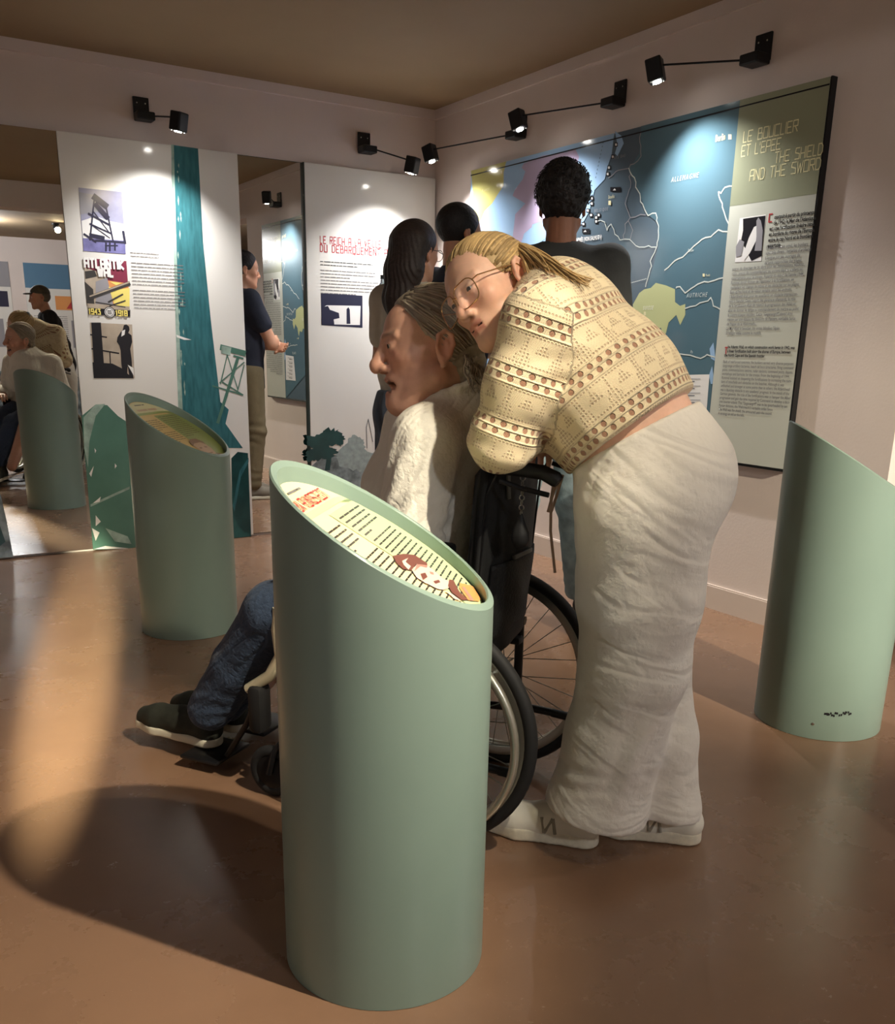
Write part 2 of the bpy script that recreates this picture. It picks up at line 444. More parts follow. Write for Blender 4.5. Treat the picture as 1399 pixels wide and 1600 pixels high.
mur.append((P((131, 652), (150, 632), (165, 631), (150, 650), (140, 690), (138, 730), (132, 700)), M_greenl, 1))
mur.append((P((142, 788), (203, 760), (203, 764), (142, 792)), M_greenl, 1))
for a in (((146, 786), (158, 776), (156, 784)), ((150, 805), (158, 815), (150, 822)), ((144, 825), (156, 832), (150, 845)), ((148, 700), (151, 704), (149, 708)),
          ((180, 724), (183, 728), (180, 732)), ((165, 825), (200, 838), (206, 850), (180, 846)), ((140, 740), (147, 728), (143, 745)), ((147, 858), (165, 853), (205, 857))):
    mur.append((P(*a), M_pwhite if a[0][0] != 165 else M_greenl, 2))
# mast with rigging on the right side of the mural
mast = [((372, 560), (341, 660), 5), ((347, 543), (382, 552), 9), ((348, 597), (380, 617), 2.2), ((356, 553), (345, 600), 1.6), ((356, 556), (372, 608), 1.8), ((382, 566), (344, 598), 1.8),
        ((382, 570), (372, 610), 1.6), ((333, 603), (380, 617), 2.4), ((366, 556), (380, 560), 3)]
for p0, p1, wd in mast:
    a = BP.px(*p0); b = BP.px(*p1); k = 0.0037
    for q in stroke([a, b], wd * k): mur.append((q, M_green, 1))
mur.append((P((347, 540), (362, 543), (360, 555), (346, 552)), M_greenl, 2))
mur.append((P((362, 716), (372, 706), (388, 708), (393, 838), (364, 841)), M_greend, 0))
mur.append((P((364, 790), (375, 735), (389, 715), (389, 722), (377, 745), (367, 800)), M_teal, 1))
prints('gun_mural', BP, mur, t)
# photograph of a radar tower
ph = [(P((123, 293), (191, 300), (197, 397), (131, 392)), M_sky, 1), (P((124, 300), (150, 305), (160, 330), (126, 335)), M_pgrey, 2),
      (P((128, 345), (150, 338), (170, 345), (193, 350), (196, 376), (130, 372)), M_pwhite, 2), (P((130, 372), (196, 376), (197, 397), (131, 392)), M_sea, 3)]
for p0, p1, wd in [((148, 308), (141, 375), 2.2), ((165, 318), (177, 376), 2.2), ((148, 308), (166, 322), 9), ((150, 320), (168, 340), 7), ((139, 334), (172, 352), 3), ((141, 350), (174, 365), 2.4),
                   ((146, 330), (170, 362), 1.4), ((144, 352), (172, 372), 1.4), ((142, 368), (162, 372), 6), ((166, 380), (166, 392), 2.4), ((172, 380), (172, 392), 2.4), ((180, 380), (180, 391), 2.4),
                   ((165, 384), (184, 384), 2), ((193, 362), (196, 380), 3.5), ((132, 366), (150, 378), 3), ((150, 376), (195, 379), 3)]:
    for q in stroke([BP.px(*p0), BP.px(*p1)], wd * .0037): ph.append((q, M_navy, 4))
prints('tower_photograph', BP, ph, t)
# poster: gun barrels against an evening sky
po = [(P((131, 403), (198, 408), (204, 495), (139, 491)), M_maroon, 1), (P((132, 418), (165, 428), (176, 470), (136, 478)), M_tan, 2), (P((150, 440), (168, 434), (178, 478), (150, 480)), M_pgrey, 3),
      (P((167, 438), (201, 443), (203, 480), (178, 478)), M_orange, 2), (P((170, 448), (185, 452), (203, 450), (203, 480), (180, 478)), M_yel, 3), (P((172, 440), (190, 442), (182, 446)), M_yel, 3),
      (P((133, 424), (148, 422), (152, 432), (134, 436)), M_inkd, 3), (P((133, 440), (146, 452), (148, 478), (136, 474)), M_inkd, 3), (P((138, 480), (204, 484), (204, 495), (139, 491)), M_inkb, 4),
      (P((137, 474), (203, 479), (203, 485), (138, 481)), M_tan, 4)]
for p0, p1, wd, mm in [((141, 465), (202, 443), 6, M_inkd), ((141, 463), (202, 441), 2, M_tan), ((170, 472), (192, 460), 2.4, M_inkd), ((172, 478), (196, 470), 2, M_inkd), ((150, 472), (196, 480), 1.4, M_inkd)]:
    for q in stroke([BP.px(*p0), BP.px(*p1)], wd * .0037): po.append((q, mm, 5))
c = BP.px(171.5, 488); R = .026
circ = lambda k: [(c[0] + R * k * math.cos(i * math.pi / 12), c[1] + R * k * math.sin(i * math.pi / 12)) for i in range(24)]
po += [(circ(1.15), M_inkb, 6), (circ(1.0), M_pwhite, 7), (circ(.86), M_inkb, 8), (circ(.74), M_pwhite, 9)]
for k in (-.3, 0, .3): po.append(([(c[0] - R * .45, c[1] + R * k - .002), (c[0] + R * .45, c[1] + R * k - .002), (c[0] + R * .45, c[1] + R * k + .002), (c[0] - R * .45, c[1] + R * k + .002)], M_inkd, 10))
for txt, px0, px1, hh, sw, mm in (('ATLANTIK', (133, 417), (196, 421), 11.5, 3.4, M_pwhite), ('WAL', (154, 431), (180, 434), 11, 3.4, M_pwhite), ('1943', (140, 490.5), (159, 492), 7, 1.8, M_yel), ('1918', (182, 493), (201, 494.5), 7, 1.8, M_yel)):
    a, b = BP.px(*px0); a1, b1 = BP.px(*px1); k = .0037
    q, x = deco_text(txt, 0, 0, hh * k, .55, hh * k * .28, sw * k)
    sc = (a1 - a) / x
    for g in q: po.append(([(a + gx * sc, b + gy) for gx, gy in g], mm, 11))
prints('gun_poster', BP, po, t)
# photograph: silhouette beside a post
ph = [(P((141, 504), (207, 507), (211, 591), (147, 591)), M_tan, 1), (P((143, 504), (158, 504), (163, 570), (147, 570)), M_inkb, 2), (P((145, 566), (176, 568), (190, 575), (208, 591), (147, 591)), M_inkb, 2),
      (P((194, 508), (198, 507), (202, 510), (203, 515), (201, 520), (206, 524), (207, 534), (204, 545), (206, 560), (207, 576), (209, 591), (203, 591), (200, 572), (199, 591), (193, 591), (190, 568), (189, 548), (187, 540), (183, 534), (184, 527), (189, 519), (192, 516), (193, 512)), M_inkb, 3),
      (P((191, 517), (196, 515), (195, 523), (190, 526)), M_pwhite, 4), (P((200, 570), (209, 575), (210, 588)), M_pwhite, 3)]
for p0, p1, wd in [((142, 523), (167, 527), 2), ((144, 545), (186, 552), 2), ((172, 550), (173, 568), 1.6), ((160, 545), (161, 566), 1.6)]:
    for q in stroke([BP.px(*p0), BP.px(*p1)], wd * .0037): ph.append((q, M_inkb, 2))
prints('silhouette_photograph', BP, ph, t)
a0, b0 = BP.px(205, 411); a1, _ = BP.px(287, 420)
prints('caption_text', BP, [(q, M_ink, 3) for q in word_lines(a0, a0 + .155, BP.px(203, 395)[1], .0175, 2, .0035, 1, 4)], t)
prints('text_block', BP, [(q, M_ink, 3) for q in word_lines(a0, a1, b0, .0185, 7, .0038, .95, 5)], t)
prints('text_block', BP, [(q, M_ink, 3) for q in word_lines(a0, a1, b0 - .142, .0185, 6, .0038, .8, 6)], t)

# middle panel
t = empty('exhibition_panel', ((XML + XMR) / 2, -PT, 0))
tag(t, 'tall white panel with red heading and faint landscape, beside the corner', 'exhibit panel')
MB().box((XML, -PT - .003, .012), (XMR, -.004, ZT), bev=.002).build('board', M_white, t)
MB().box((XML - .006, -PT - .001, .012), (XML, -.001, ZT)).build('edge_strip', M_edge, t)
a, b = BP.px(501, 379); k = .0036
for txt, (x0, y0), x1 in (('LE REICH A LA VEILLE', (501, 380), 598), ('DU DEBARQUEMENT ALLIE', (501, 393), 627)):
    a, b = BP.px(x0, y0); e = BP.px(x1, y0 + (x1 - x0) * .1)[0]
    word_prints('red_heading', BP, txt, a, b, e, .040, .52, .012, .0055, M_red, 1, t)
a0, b0 = BP.px(501, 409); k = .0188
ln = word_lines(a0, BP.px(583, 415)[0], b0, k, 2, .0045, .7, 8)
prints('text_block', BP, [(q, M_inkd, 1) for q in ln], t)
for q_ in (word_lines(a0, BP.px(587, 425)[0], b0 - .05, k, 3, .0045, .55, 9), word_lines(a0, BP.px(592, 440)[0], b0 - .107, k, 5, .0045, .6, 10)): prints('text_block', BP, [(q, M_ink, 1) for q in q_], t)
ph = [(P((502, 458), (567, 462), (567, 512), (503, 508)), M_navy, 1), (P((511, 477), (564, 478), (563, 508), (523, 507), (522, 500), (503, 497), (503, 482)), M_pwhite, 2),
      (P((503, 480), (513, 478), (516, 484), (530, 489), (531, 497), (522, 499), (522, 507), (503, 507)), M_navy, 3), (P((542, 483), (545, 480), (547, 484), (548, 506), (542, 506)), M_navy, 3)]
prints('silhouette_photograph', BP, ph, t)
# faint trees and rigging at the foot of the panel
tr = []; rnd = random.Random(11)
def blob(cx, cy, rx, ry, m, layer, jag=.3, n=30):
    return (P(*[(cx + rx * (1 + rnd.uniform(-jag, jag)) * math.cos(i * 2 * math.pi / n), cy + ry * (1 + rnd.uniform(-jag, jag)) * math.sin(i * 2 * math.pi / n)) for i in range(n)]), m, layer)
for cx, cy, rx, ry in ((497, 692, 17, 14), (516, 683, 18, 13), (530, 688, 9, 9), (506, 706, 22, 10), (490, 712, 12, 10)): tr.append(blob(cx, cy, rx, ry, M_greend, 2))
tr.append((P((513, 700), (520, 702), (516, 735), (508, 735)), M_greend, 2))
for cx, cy, rx, ry in ((556, 695, 14, 14), (550, 715, 26, 20), (575, 722, 24, 18), (600, 725, 26, 16)): tr.append(blob(cx, cy, rx, ry, M_pale, 1, .2))
for p0, p1 in (((573, 668), (576, 655)), ((576, 655), (583, 690)), ((573, 668), (574, 700))):
    for q in stroke([BP.px(*p0), BP.px(*p1)], .006): tr.append((q, M_ink, 1))
zl = [BP.px(485, 718)[1] + .03 * math.sin(i * 1.7) + .02 * math.sin(i * 3.1) for i in range(15)]
tr.append(([(XML + .002, .014), (XMR - .002, .014)] + [(XMR - .002 - (XMR - XML - .004) * i / 14, zl[i]) for i in range(15)], M_rock, 0))
prints('landscape_print', BP, tr, t)

# low cut-out board with rocks, standing in front of the wide mirror
t = empty('rock_cutout_board', (-2.9, -.03, 0))
tag(t, 'low cut-out board printed with grey rocks at the foot of the wide mirror', 'display board')
e0 = BP.px(21, 868)[0]
pr = [(-3.55, .012), (e0, .012), (e0 - .012, .22), (e0 - .03, .40), (e0 - .06, .455), (e0 - .12, .47), (e0 - .35, .52), (-3.55, .6)]
v = [BP.P(a, b) for a, b in pr] + [BP.P(a, b, -.022) for a, b in pr]; n = len(pr)
mesh('board', v, [tuple(range(n)), tuple(range(2 * n - 1, n - 1, -1))] + [(i + n, (i + 1) % n + n, (i + 1) % n, i) for i in range(n)], M_rock, t)
prints('dark_rock_print', BP, [([(e0 - .12, .47), (e0 - .06, .455), (e0 - .03, .40), (e0 - .04, .3), (e0 - .2, .33)], M_green, 1)], t)
prints('dark_rock_print', BP, [([(e0 - .1, .05), (e0 - .03, .1), (e0 - .05, .2), (e0 - .12, .15)], M_greend, 1)], t)
# ------------------------------------------------------------------ the map panel on the right wall
YR0, YR1, ZP0, ZP1 = -0.472, -2.967, 0.703, 2.1875
RP = Plane((-.030, 0, 0), (0, -1, 0), (0, 0, 1))
def Q(*pts): return [RP.px(x, y) for x, y in pts]
M_slate = gloss('map_slate', 84, 100, 112)
M_deu = gloss('map_teal_blue', 84, 112, 124)
M_msea = gloss('map_sea_blue', 150, 182, 214)
M_olive = gloss('map_olive', 190, 184, 116)
M_mauve = gloss('map_mauve', 172, 158, 184)
M_swiss = gloss('map_pale_olive', 186, 190, 140)
M_line = gloss('map_line', 206, 214, 208)
M_cream = gloss('print_cream', 226, 220, 176)
M_head = gloss('panel_header_olive', 146, 150, 126)
M_body = gloss('panel_pale_grey', 192, 194, 182)
t = empty('map_panel', (-.02, (YR0 + YR1) / 2, ZP0))
tag(t, 'wide wall panel with blue war map and olive text column', 'map panel')
MB().box((-.029, YR1, ZP0), (-.001, YR0, ZP1), bev=.0015).build('board', M_slate, t)
mbx = MB().box((-.031, YR1 - .007, ZP0 - .012), (0, YR1, ZP1 + .002)).box((-.031, YR1 - .007, ZP0 - .012), (0, YR0, ZP0 - .001))  # side edge, plus a dark bar put in for the shadow gap below
mbx.build('frame_edge_and_gap_shade', M_black, t)
ub = lambda y: -y
L0, L1 = ub(YR0), ub(YR1)
xc = RP.px(1150, 240)[0]                     # column boundary along the wall
it = []
# Germany and the east
it.append((Q((1003, 200), (1000, 240), (985, 262), (992, 285), (1000, 300), (1012, 335), (1030, 348), (1030, 385), (1022, 415), (1012, 450), (1000, 520), (990, 620)) + [(xc, ZP0), (xc, ZP1), (RP.px(1003, 200)[0], ZP1)], M_deu, 1))
# sea
sea = [(L0, ZP1), (RP.px(962, 200)[0], ZP1)] + Q((960, 215), (957, 241), (950, 262), (946, 280), (930, 297), (922, 330), (912, 348), (885, 372), (850, 392), (822, 420), (800, 470), (796, 540), (800, 640)) + [(L0, ZP0)]
it.append((sea, M_msea, 1))
ol = [(L0, ZP1), (RP.px(792, 258)[0], ZP1)] + Q((788, 270), (788, 290), (778, 305), (770, 318), (758, 330), (752, 345), (744, 352)); ol = [(max(a, L0), min(b, ZP1)) for a, b in ol]
it.append((ol, M_olive, 2))
eng = Q((820, 255), (850, 243), (886, 238), (900, 233), (906, 245), (902, 262), (906, 285), (900, 310), (885, 330), (850, 345), (820, 355), (812, 365), (805, 352), (806, 335), (822, 318), (802, 306), (806, 296), (818, 280), (822, 268), (816, 262))
it.append((eng, M_mauve, 2))
it.append((Q((806, 338), (835, 338), (832, 355), (820, 365), (814, 385), (802, 372)), M_mauve, 2))
it.append((Q((962, 205), (972, 212), (976, 224), (966, 244), (962, 240), (966, 226)), M_msea, 2))
it.append((Q((990, 476), (1000, 458), (1008, 452), (1018, 450), (1026, 442), (1042, 446), (1056, 452), (1056, 472), (1064, 478), (1072, 475), (1072, 492), (1064, 508), (1058, 492), (1046, 504), (1042, 520), (1038, 528), (1034, 512), (1024, 516), (1018, 505), (1004, 512), (992, 500)), M_swiss, 2))
it.append((Q((1116, 535), (1110, 545), (1112, 560), (1120, 565)), M_msea, 2))
it.append((Q((1114, 572), (1109, 586), (1112, 600), (1118, 600)), M_msea, 2))
it.append(([RP.px(1064, 586), RP.px(1110, 585), RP.px(1104, 660), RP.px(1050, 655)], M_pwhite, 3))
# text column
it.append(([(xc, ZP0), (L1, ZP0), (L1, ZP1), (xc, ZP1)], M_body, 4))
zh = RP.px(1200, 314)[1]
it.append(([(xc, zh), (L1, zh), (L1, ZP1), (xc, ZP1)], M_head, 5))
prints('map_print', RP, it, t)
# lines: borders, rivers, top rule
ls = []
k = .0030
def ln(pts, wd=1.6, m=M_line, layer=3):
    for q in stroke([RP.px(*p) for p in pts], wd * k): ls.append((q, m, layer))
def jag(pts, amp, seed):
    r = random.Random(seed); o = [pts[0]]
    for (x0, y0), (x1, y1) in zip(pts, pts[1:]):
        n = max(2, int(math.hypot(x1 - x0, y1 - y0) / 6))
        for i in range(1, n + 1): o.append((x0 + (x1 - x0) * i / n + (r.uniform(-amp, amp) if i < n else 0), y0 + (y1 - y0) * i / n + (r.uniform(-amp, amp) if i < n else 0)))
    return o
ln(jag([(1003, 206), (1001, 222), (1003, 244), (992, 256), (984, 263), (968, 266), (952, 278)], 2, 1), 1.4, M_pgrey)
ln(jag([(984, 263), (987, 285), (978, 318), (986, 340), (1010, 336)], 2, 2), 1.3, M_pgrey)
ln(jag([(984, 263), (995, 285), (1002, 315), (1014, 337), (1026, 333), (1030, 360), (1028, 384), (1020, 402), (1015, 430), (1010, 448)], 2, 3), 1.8)
ln(jag([(936, 345), (946, 347), (950, 360), (956, 350), (962, 366), (970, 375), (985, 374), (995, 384), (1026, 386)], 2, 4), 1.4)
ln(jag([(986, 340), (978, 350), (976, 374)], 1.5, 5), 1.2, M_pgrey)
ln(jag([(983, 345), (990, 360), (986, 374)], 1.5, 6), 1.2, M_pgrey)
ln(jag([(1148, 291), (1134, 293), (1128, 302), (1124, 300), (1130, 318), (1133, 332), (1140, 350)], 1.5, 7), 2)
ln(jag([(1139, 362), (1124, 359), (1112, 370), (1098, 374), (1085, 385), (1068, 402), (1052, 411), (1040, 422)], 1.5, 8), 2)
ln(jag([(1132, 434), (1118, 438), (1102, 440), (1086, 448), (1072, 458), (1064, 448), (1058, 450)], 2.5, 9), 2)
ln(jag([(1128, 484), (1116, 478), (1112, 465), (1100, 472), (1088, 478), (1072, 482)], 2.5, 10), 1.8)
ln(jag([(1118, 558), (1106, 554), (1096, 560), (1080, 555), (1064, 553), (1045, 552)], 2, 11), 1.8)
for i in range(14): ln([(976 + i * 2.6, 445 - i * .7), (977.2 + i * 2.6, 444.7 - i * .7)], 1.3)
for i in range(10): ln([(944 - i * 1.3, 222 + i * 6), (943.6 - i * 1.3, 224 + i * 6)], 1.2, M_slate)
for i in range(8): ln([(836 + i * 2.5, 388 - i * 2.2), (837 + i * 2.5, 387 - i * 2.2)], 1.2, M_slate)
zt = RP.px(1230, 149)[1]
for q in stroke([(L0 + .002, zt), (L1 - .002, zt)], .006): ls.append((q, M_inkb, 7))
tag(prints('map_lines', RP, ls, t), kind='stuff')
# unit markers
um = []
def sq(x, y, w, h, m, layer): um.append((Q((x - w, y + h), (x + w, y + h), (x + w, y - h), (x - w, y - h)), m, layer))
for x, y in ((964, 226), (959, 245), (953, 262), (951, 272), (926, 318), (926, 310), (920, 329), (925, 336), (933, 340), (937, 336), (933, 346), (913, 350), (844, 391), (851, 387), (907, 383)):
    sq(x, y, 2.6, 3.2, M_inkb, 4); sq(x, y, 1.4, 1.8, M_pwhite, 5)
for x, y in ((963, 296), (917, 361)):
    sq(x, y, 8 if x > 950 else 6, 3.6, M_inkb, 4); um.append((Q((x - 4, y + 1.6), (x - 1, y - 1.6), (x + 1, y + 1.4)), M_pwhite, 5))
sq(1142, 214, 2.4, 4, M_cream, 4); sq(954, 317, 2, 3.4, M_cream, 4); sq(1009, 490, 1.6, 3, M_cream, 4); sq(1101, 430, 1.6, 2.4, M_cream, 4); sq(1040, 533, 1.4, 2.4, M_cream, 4); sq(785, 269, 1.2, 2.4, M_cream, 4)
um.append((Q((906, 394), (943, 384), (942, 402), (906, 410)), M_pwhite, 4)); um.append((Q((907, 395), (942, 385.5), (941, 400.5), (907, 408)), gloss('map_dark_red', 74, 46, 50), 5))
for i in range(6): sq(1082, 592 + i * 11, 14, .5, M_pgrey, 5); sq(1078, 596 + i * 11, 9, .6, M_navy, 5)
tag(prints('map_markers', RP, um, t), kind='stuff')
def mt(name, s, x, y, hpx, m, xs=1.0, slant=0.0, track=1.0, off=0.0, align='LEFT', lift=.0032):
    a, b = RP.px(x, y); h = abs(RP.px(x, y - hpx)[1] - b)
    return text(name, s, RP, a, b, h * 1.38, m, t, align, xs, off, slant=slant, track=track, lift=lift)
mt('map_lettering', 'ALLEMAGNE', 1050, 285, 8, M_line, .75, .25, 1.45, .0)
mt('map_lettering', 'AUTRICHE', 1074, 465, 7, M_line, .75, .25, 1.4, .0)
mt('map_lettering', 'SUISSE', 1006, 484, 6, M_pwhite, .7, .25, 1.5)
mt('map_lettering', 'ITALIE', 1050, 579, 7, M_line, .75, .25, 1.4, .0004)
mt('map_lettering', 'Berlin', 1119, 222, 11, M_cream, .62, 0, 1.0, .0004)
mt('map_lettering', 'PAYS BAS', 958, 250, 5, M_pgrey, .7, .2, 1.7)
mt('map_lettering', 'BELGIQUE', 930, 332, 5, M_pgrey, .7, .2, 1.7)
mt('map_lettering', 'Bruxelles', 952, 311, 6, M_cream, .5, 0, 1.0)
mt('map_lettering', 'IRLANDE', 754, 300, 4, M_cream, .7, .2, 1.6)
mt('map_lettering', 'Danube', 1076, 394, 5, M_line, .6, .3).data.transform(Matrix())
mt('map_lettering', 'Po', 1080, 552, 5, M_line, .7, .3)
mt('map_lettering', 'Munich', 1104, 432, 4, M_cream, .6, 0)
mt('map_lettering', 'Milan', 1043, 535, 4, M_cream, .6, 0)
mt('map_lettering', '7e ARMÉE (VON SALMUTH)', 897, 379, 6.5, M_pwhite, .66, 0, 1, .0006)
mt('map_lettering', "GROUPE D'ARMÉES \"B\"", 886, 400, 6, M_pwhite, .62, 0, 1, .0008)
mt('map_lettering', '(ROMMEL)', 908, 406.5, 5, M_pwhite, .62, 0, 1, .0004)
mt('map_lettering', '(VON RUNDSTEDT)', 936, 412, 7, M_pwhite, .66, 0, 1, .0006)
# heading in thin deco letters
for txt, x0, y0, x1, hpx in (('LE BOUCLIER', 1163, 223, 1250, 16.5), ("ET L'EPEE", 1160, 245, 1223, 16.5), ('THE SHIELD', 1212, 255, 1289, 16.5), ('AND THE SWORD', 1173, 283, 1286, 16.5)):
    a, b = RP.px(x0, y0); e = RP.px(x1, y0 - (x1 - x0) * .22)[0]; h = RP.px(x0, y0 - hpx)[1] - b
    word_prints('deco_heading', RP, txt, a, b, e, h, .62, h * .2, h * .11, M_cream, 8, t)
# small photograph of a figure holding a shield
ph = [(Q((1158, 341), (1199, 335), (1191, 408), (1150, 410)), M_pwhite, 7), (Q((1163, 342), (1198, 337), (1192, 400), (1176, 408), (1160, 375), (1163, 360)), M_inkb, 8), (Q((1162, 402), (1172, 372), (1180, 355), (1186, 352), (1184, 375), (1174, 395), (1164, 408)), M_pwhite, 9),
      (Q((1184, 345), (1187, 340), (1191, 345), (1194, 360), (1192, 392), (1181, 392), (1184, 370)), M_pgrey, 9), (Q((1152, 385), (1158, 374), (1165, 378), (1160, 400), (1152, 402)), M_pgrey, 9)]
prints('shield_photograph', RP, ph, t)
S = lambda x, y, hp: abs(RP.px(x, y - hp)[1] - RP.px(x, y)[1])
a, b = RP.px(1204, 343.5)
wd = RP.px(1278, 330)[0] - RP.px(1211, 342)[0]
for g in (('C', 1203, 347, 12), ('T', 1134, 553, 10)): prints('red_initial', RP, [(q, M_red, 8) for q in deco_text(g[0], *RP.px(g[1], g[2]), S(g[1], g[2], g[3]), .5, 0, .005)[0]], t)
BW = RP.px(1268, 420)[0]
a1 = RP.px(1210, 342)[0]
def para(name, s, x, y, right, hp, m, off, line=1.0, align='JUSTIFY', slant=0.0):
    a, b = RP.px(x, y); h = S(x, y, hp)
    return text(name, s, RP, a, b, h, m, t, align, .76, off, width=(right - a) * 1.15, line=line, lift=.0046, slant=slant)
RE = RP.px(1277, 330)[0]
para('bold_paragraph', "    onstruit à partir du printemps\n    de 1942, le Mur de l'Atlantique\nest une fortification linéaire bâtie\nen bordure du rivage de l'Europe,\nentre le cap Nord et la frontière\nespagnole.", 1206, 343, RE, 8.7, M_inkd, .0007, 1.0)
para('text_paragraph', "Édifiés en béton armé, les bunkers\nsont très divers : batteries d'artillerie\nà longue portée, ouvrages de\ndéfense rapprochée des plages,", 1199, 390, RE, 7.8, M_ink, .0002, 1.0)
para('text_paragraph', "postes de direction de tir, abris pour les transmissions, stations\nradio, postes de commandement ou encore dépôts, ateliers ou\ncasernements pour la troupe. À partir du début de l'année 1944,\nRommel devait donner de l'épaisseur à la fortification, en\nmultipliant les champs de mines et les obstacles sur les plages.\nBien qu'inachevé et de valeur variable selon les endroits,\nl'Atlantikwall était pour les assaillants un obstacle impression-\nnant à franchir. Dans l'esprit des généraux allemands, le rôle\nde la fortification était de ralentir la progression des Alliés et\nainsi de donner le temps au commandement de mettre au point\nla contre-attaque décisive. Cette \"Gegenangriff\" devait être\nmenée par une dizaine de divisions de Panzers, véritable force\nde frappe de la Wehrmacht.\nLe Mur était le bouclier, les unités blindées l'épée.\nStratégie vieille comme le monde.", 1146, 423, RE, 7.2, M_ink, .0002, 1.0)
para('bold_paragraph', "    he Atlantic Wall, on which construction work began in 1942, was\n    a linear fortification built along the shores of Europe, between\nthe North Cape and the Spanish frontier.", 1135, 544, RE - .0, 6.5, M_inkd, .0006, 1.0)
para('text_paragraph', "Built of reinforced concrete, the bunkers served very diverse purposes:\nlong-range artillery batteries, beach defence structures, firing command\nposts, communications centres, radar stations, command posts, depots,\nworkshops and barracks for the troops. From the beginning of 1944,\nRommel insisted on deepening the fortifications by increasing the num-\nbers of minefields and obstacles on the beaches. Although it was\nunfinished and stronger at some points than in others, the Atlantikwall\nwas a daunting obstacle to any assailants' progress. In the minds of the\nGerman generals, the role of the fortifications was to hamper the Allied\nprogression and gain the time required by Command to develop a deci-\nsive counter-attack. This \"Gegenangriff\" was to be spearheaded by ten\nPanzer divisions, the Wehrmacht's veritable strike force.\nThe Wall was the shield, the armoured units the sword.\nA strategy as old as the hills.", 1132, 567, RE - .0, 6.3, M_ink, .0002, 1.0)

# ------------------------------------------------------------------ small wall lamps on arms
M_led = mat('led_glow', (1, 1, 1, 1), 0.4, emit=(1.0, 0.96, 0.88, 1), estr=60)
M_led2 = mat('led_off', rgb(120, 118, 112), 0.3)
def wall_lamp(label, base, head, out, aim, watts, cone=54):
    """base point on the wall, lamp head at 'head', square head aimed at 'aim'"""
    base = np.array(base, float); n = np.array(out, float); p1 = np.array(head, float)
    t = empty('wall_lamp', base); tag(t, label, 'wall lamp', 'small black wall lamps above the panels')
    side = p1 - base; side = side - n * (side @ n); side[2] = 0; side /= np.linalg.norm(side)
    M = Matrix([[side[i], n[i], V(0, 0, 1)[i], base[i]] for i in range(3)] + [[0, 0, 0, 1]])
    MB().box((-.042, .0005, -.03), (.042, .012, .075), M, .004).build('wall_plate', M_black, t)
    MB().box((-.042, .003, -.045), (.052, .085, -.004), M, .006).build('driver_box', M_black, t)
    for sx in (-.022, .022): MB().cyl(M @ Vector((sx, .012, .045)), M @ Vector((sx, .0135, .045)), .0035, 10).build('screw', mat('screw_zinc', rgb(200, 200, 195), .3, 1.0), t)
    p0 = np.array(M @ Vector((.045, .06, -.02)))
    aim = np.array(aim, float); d = aim - p1; d /= np.linalg.norm(d)
    MB().tube([p0, p1 - d * .02], .0042, 8).build('arm', M_black, t, True)
    x = np.cross(d, V(0, 0, 1)); x /= np.linalg.norm(x); y = np.cross(x, d)
    HM = Matrix([[x[i], y[i], -d[i], p1[i]] for i in range(3)] + [[0, 0, 0, 1]])
    hd = MB().box((-.034, -.034, -.045), (.034, .034, .045), HM, .006).build('lamp_head', M_black, t)
    MB().cyl(HM @ Vector((0, 0, -.0445)), HM @ Vector((0, 0, -.049)), .018, 20).build('lens', M_led, hd)
    for ax_, ay_ in ((-.024, -.024), (.024, -.024), (-.024, .024), (.024, .024)): MB().cyl(HM @ Vector((ax_, ay_, -.044)), HM @ Vector((ax_, ay_, -.0475)), .004, 8).build('lens_screw', mat('screw_zinc', rgb(200, 200, 195), .3, 1.0), hd)
    lp = p1 + d * .062
    spot_lamp('wall_lamp_light', tuple(lp), tuple(lp + d), watts, COOL, cone, 1.0, .016)
    return t
onB = lambda x, y, o: on_plane(x, y, (0, 1, 0), -o)
onR = lambda x, y, o: on_plane(x, y, (1, 0, 0), -o)
wall_lamp('black arm lamp above the gun mural panel, pointing at it', (-1.84, 0, 2.345), onB(280, 190, .33), (0, -1, 0), V(-1.93, -.03, .6), 72, 112)
wall_lamp('black arm lamp above the red heading panel near the corner', (-.51, 0, 2.335), onB(645, 258, .33), (0, -1, 0), V(-.55, -.03, .6), 72, 112)
wall_lamp('black arm lamp on the map wall close to the room corner', (0, -.94, 2.33), onR(673, 240, .26), (-1, 0, 0), V(-.03, -.85, .6), 70, 112)
wall_lamp('black arm lamp at the middle of the map wall', (0, -1.74, 2.345), onR(810, 188, .26), (-1, 0, 0), V(-.03, -1.75, .6), 72, 112)
wall_lamp('black arm lamp above the olive text column', (0, -2.60, 2.345), onR(1025, 110, .26), (-1, 0, 0), V(-.03, -2.6, .6), 72, 112)
# ------------------------------------------------------------------ slanted cylinder lecterns
M_pipe = mat('lectern_green_grey_paint', rgb(128, 148, 138), 0.32, spec=0.5, noise=0.02, nscale=6, bump=0.02, bscale=40)
M_pcream = gloss('plate_cream', 238, 226, 174, .3)
M_pgreen = gloss('plate_pale_green', 186, 204, 158, .3)
M_ptan = gloss('plate_tan', 214, 186, 122, .3)
M_polive = gloss('plate_olive_green', 150, 164, 96, .3)
M_brown = gloss('plate_brown', 120, 74, 66, .3)
M_pink = gloss('plate_pink', 226, 196, 184, .3)
M_sepia = gloss('plate_sepia', 140, 106, 76, .3)
M_sepial = gloss('plate_sepia_light', 190, 158, 122, .3)
AZ = math.radians(140.0); SL = 0.60; ZC = 0.857; RO = .199; RI = .186
_d = V(math.cos(AZ), math.sin(AZ), 0); _u = _d + V(0, 0, SL)
PORTRAIT = Plane((-2.5763, -4.1321, ZC - .030), (math.sin(AZ), -math.cos(AZ), 0), _u / np.linalg.norm(_u))
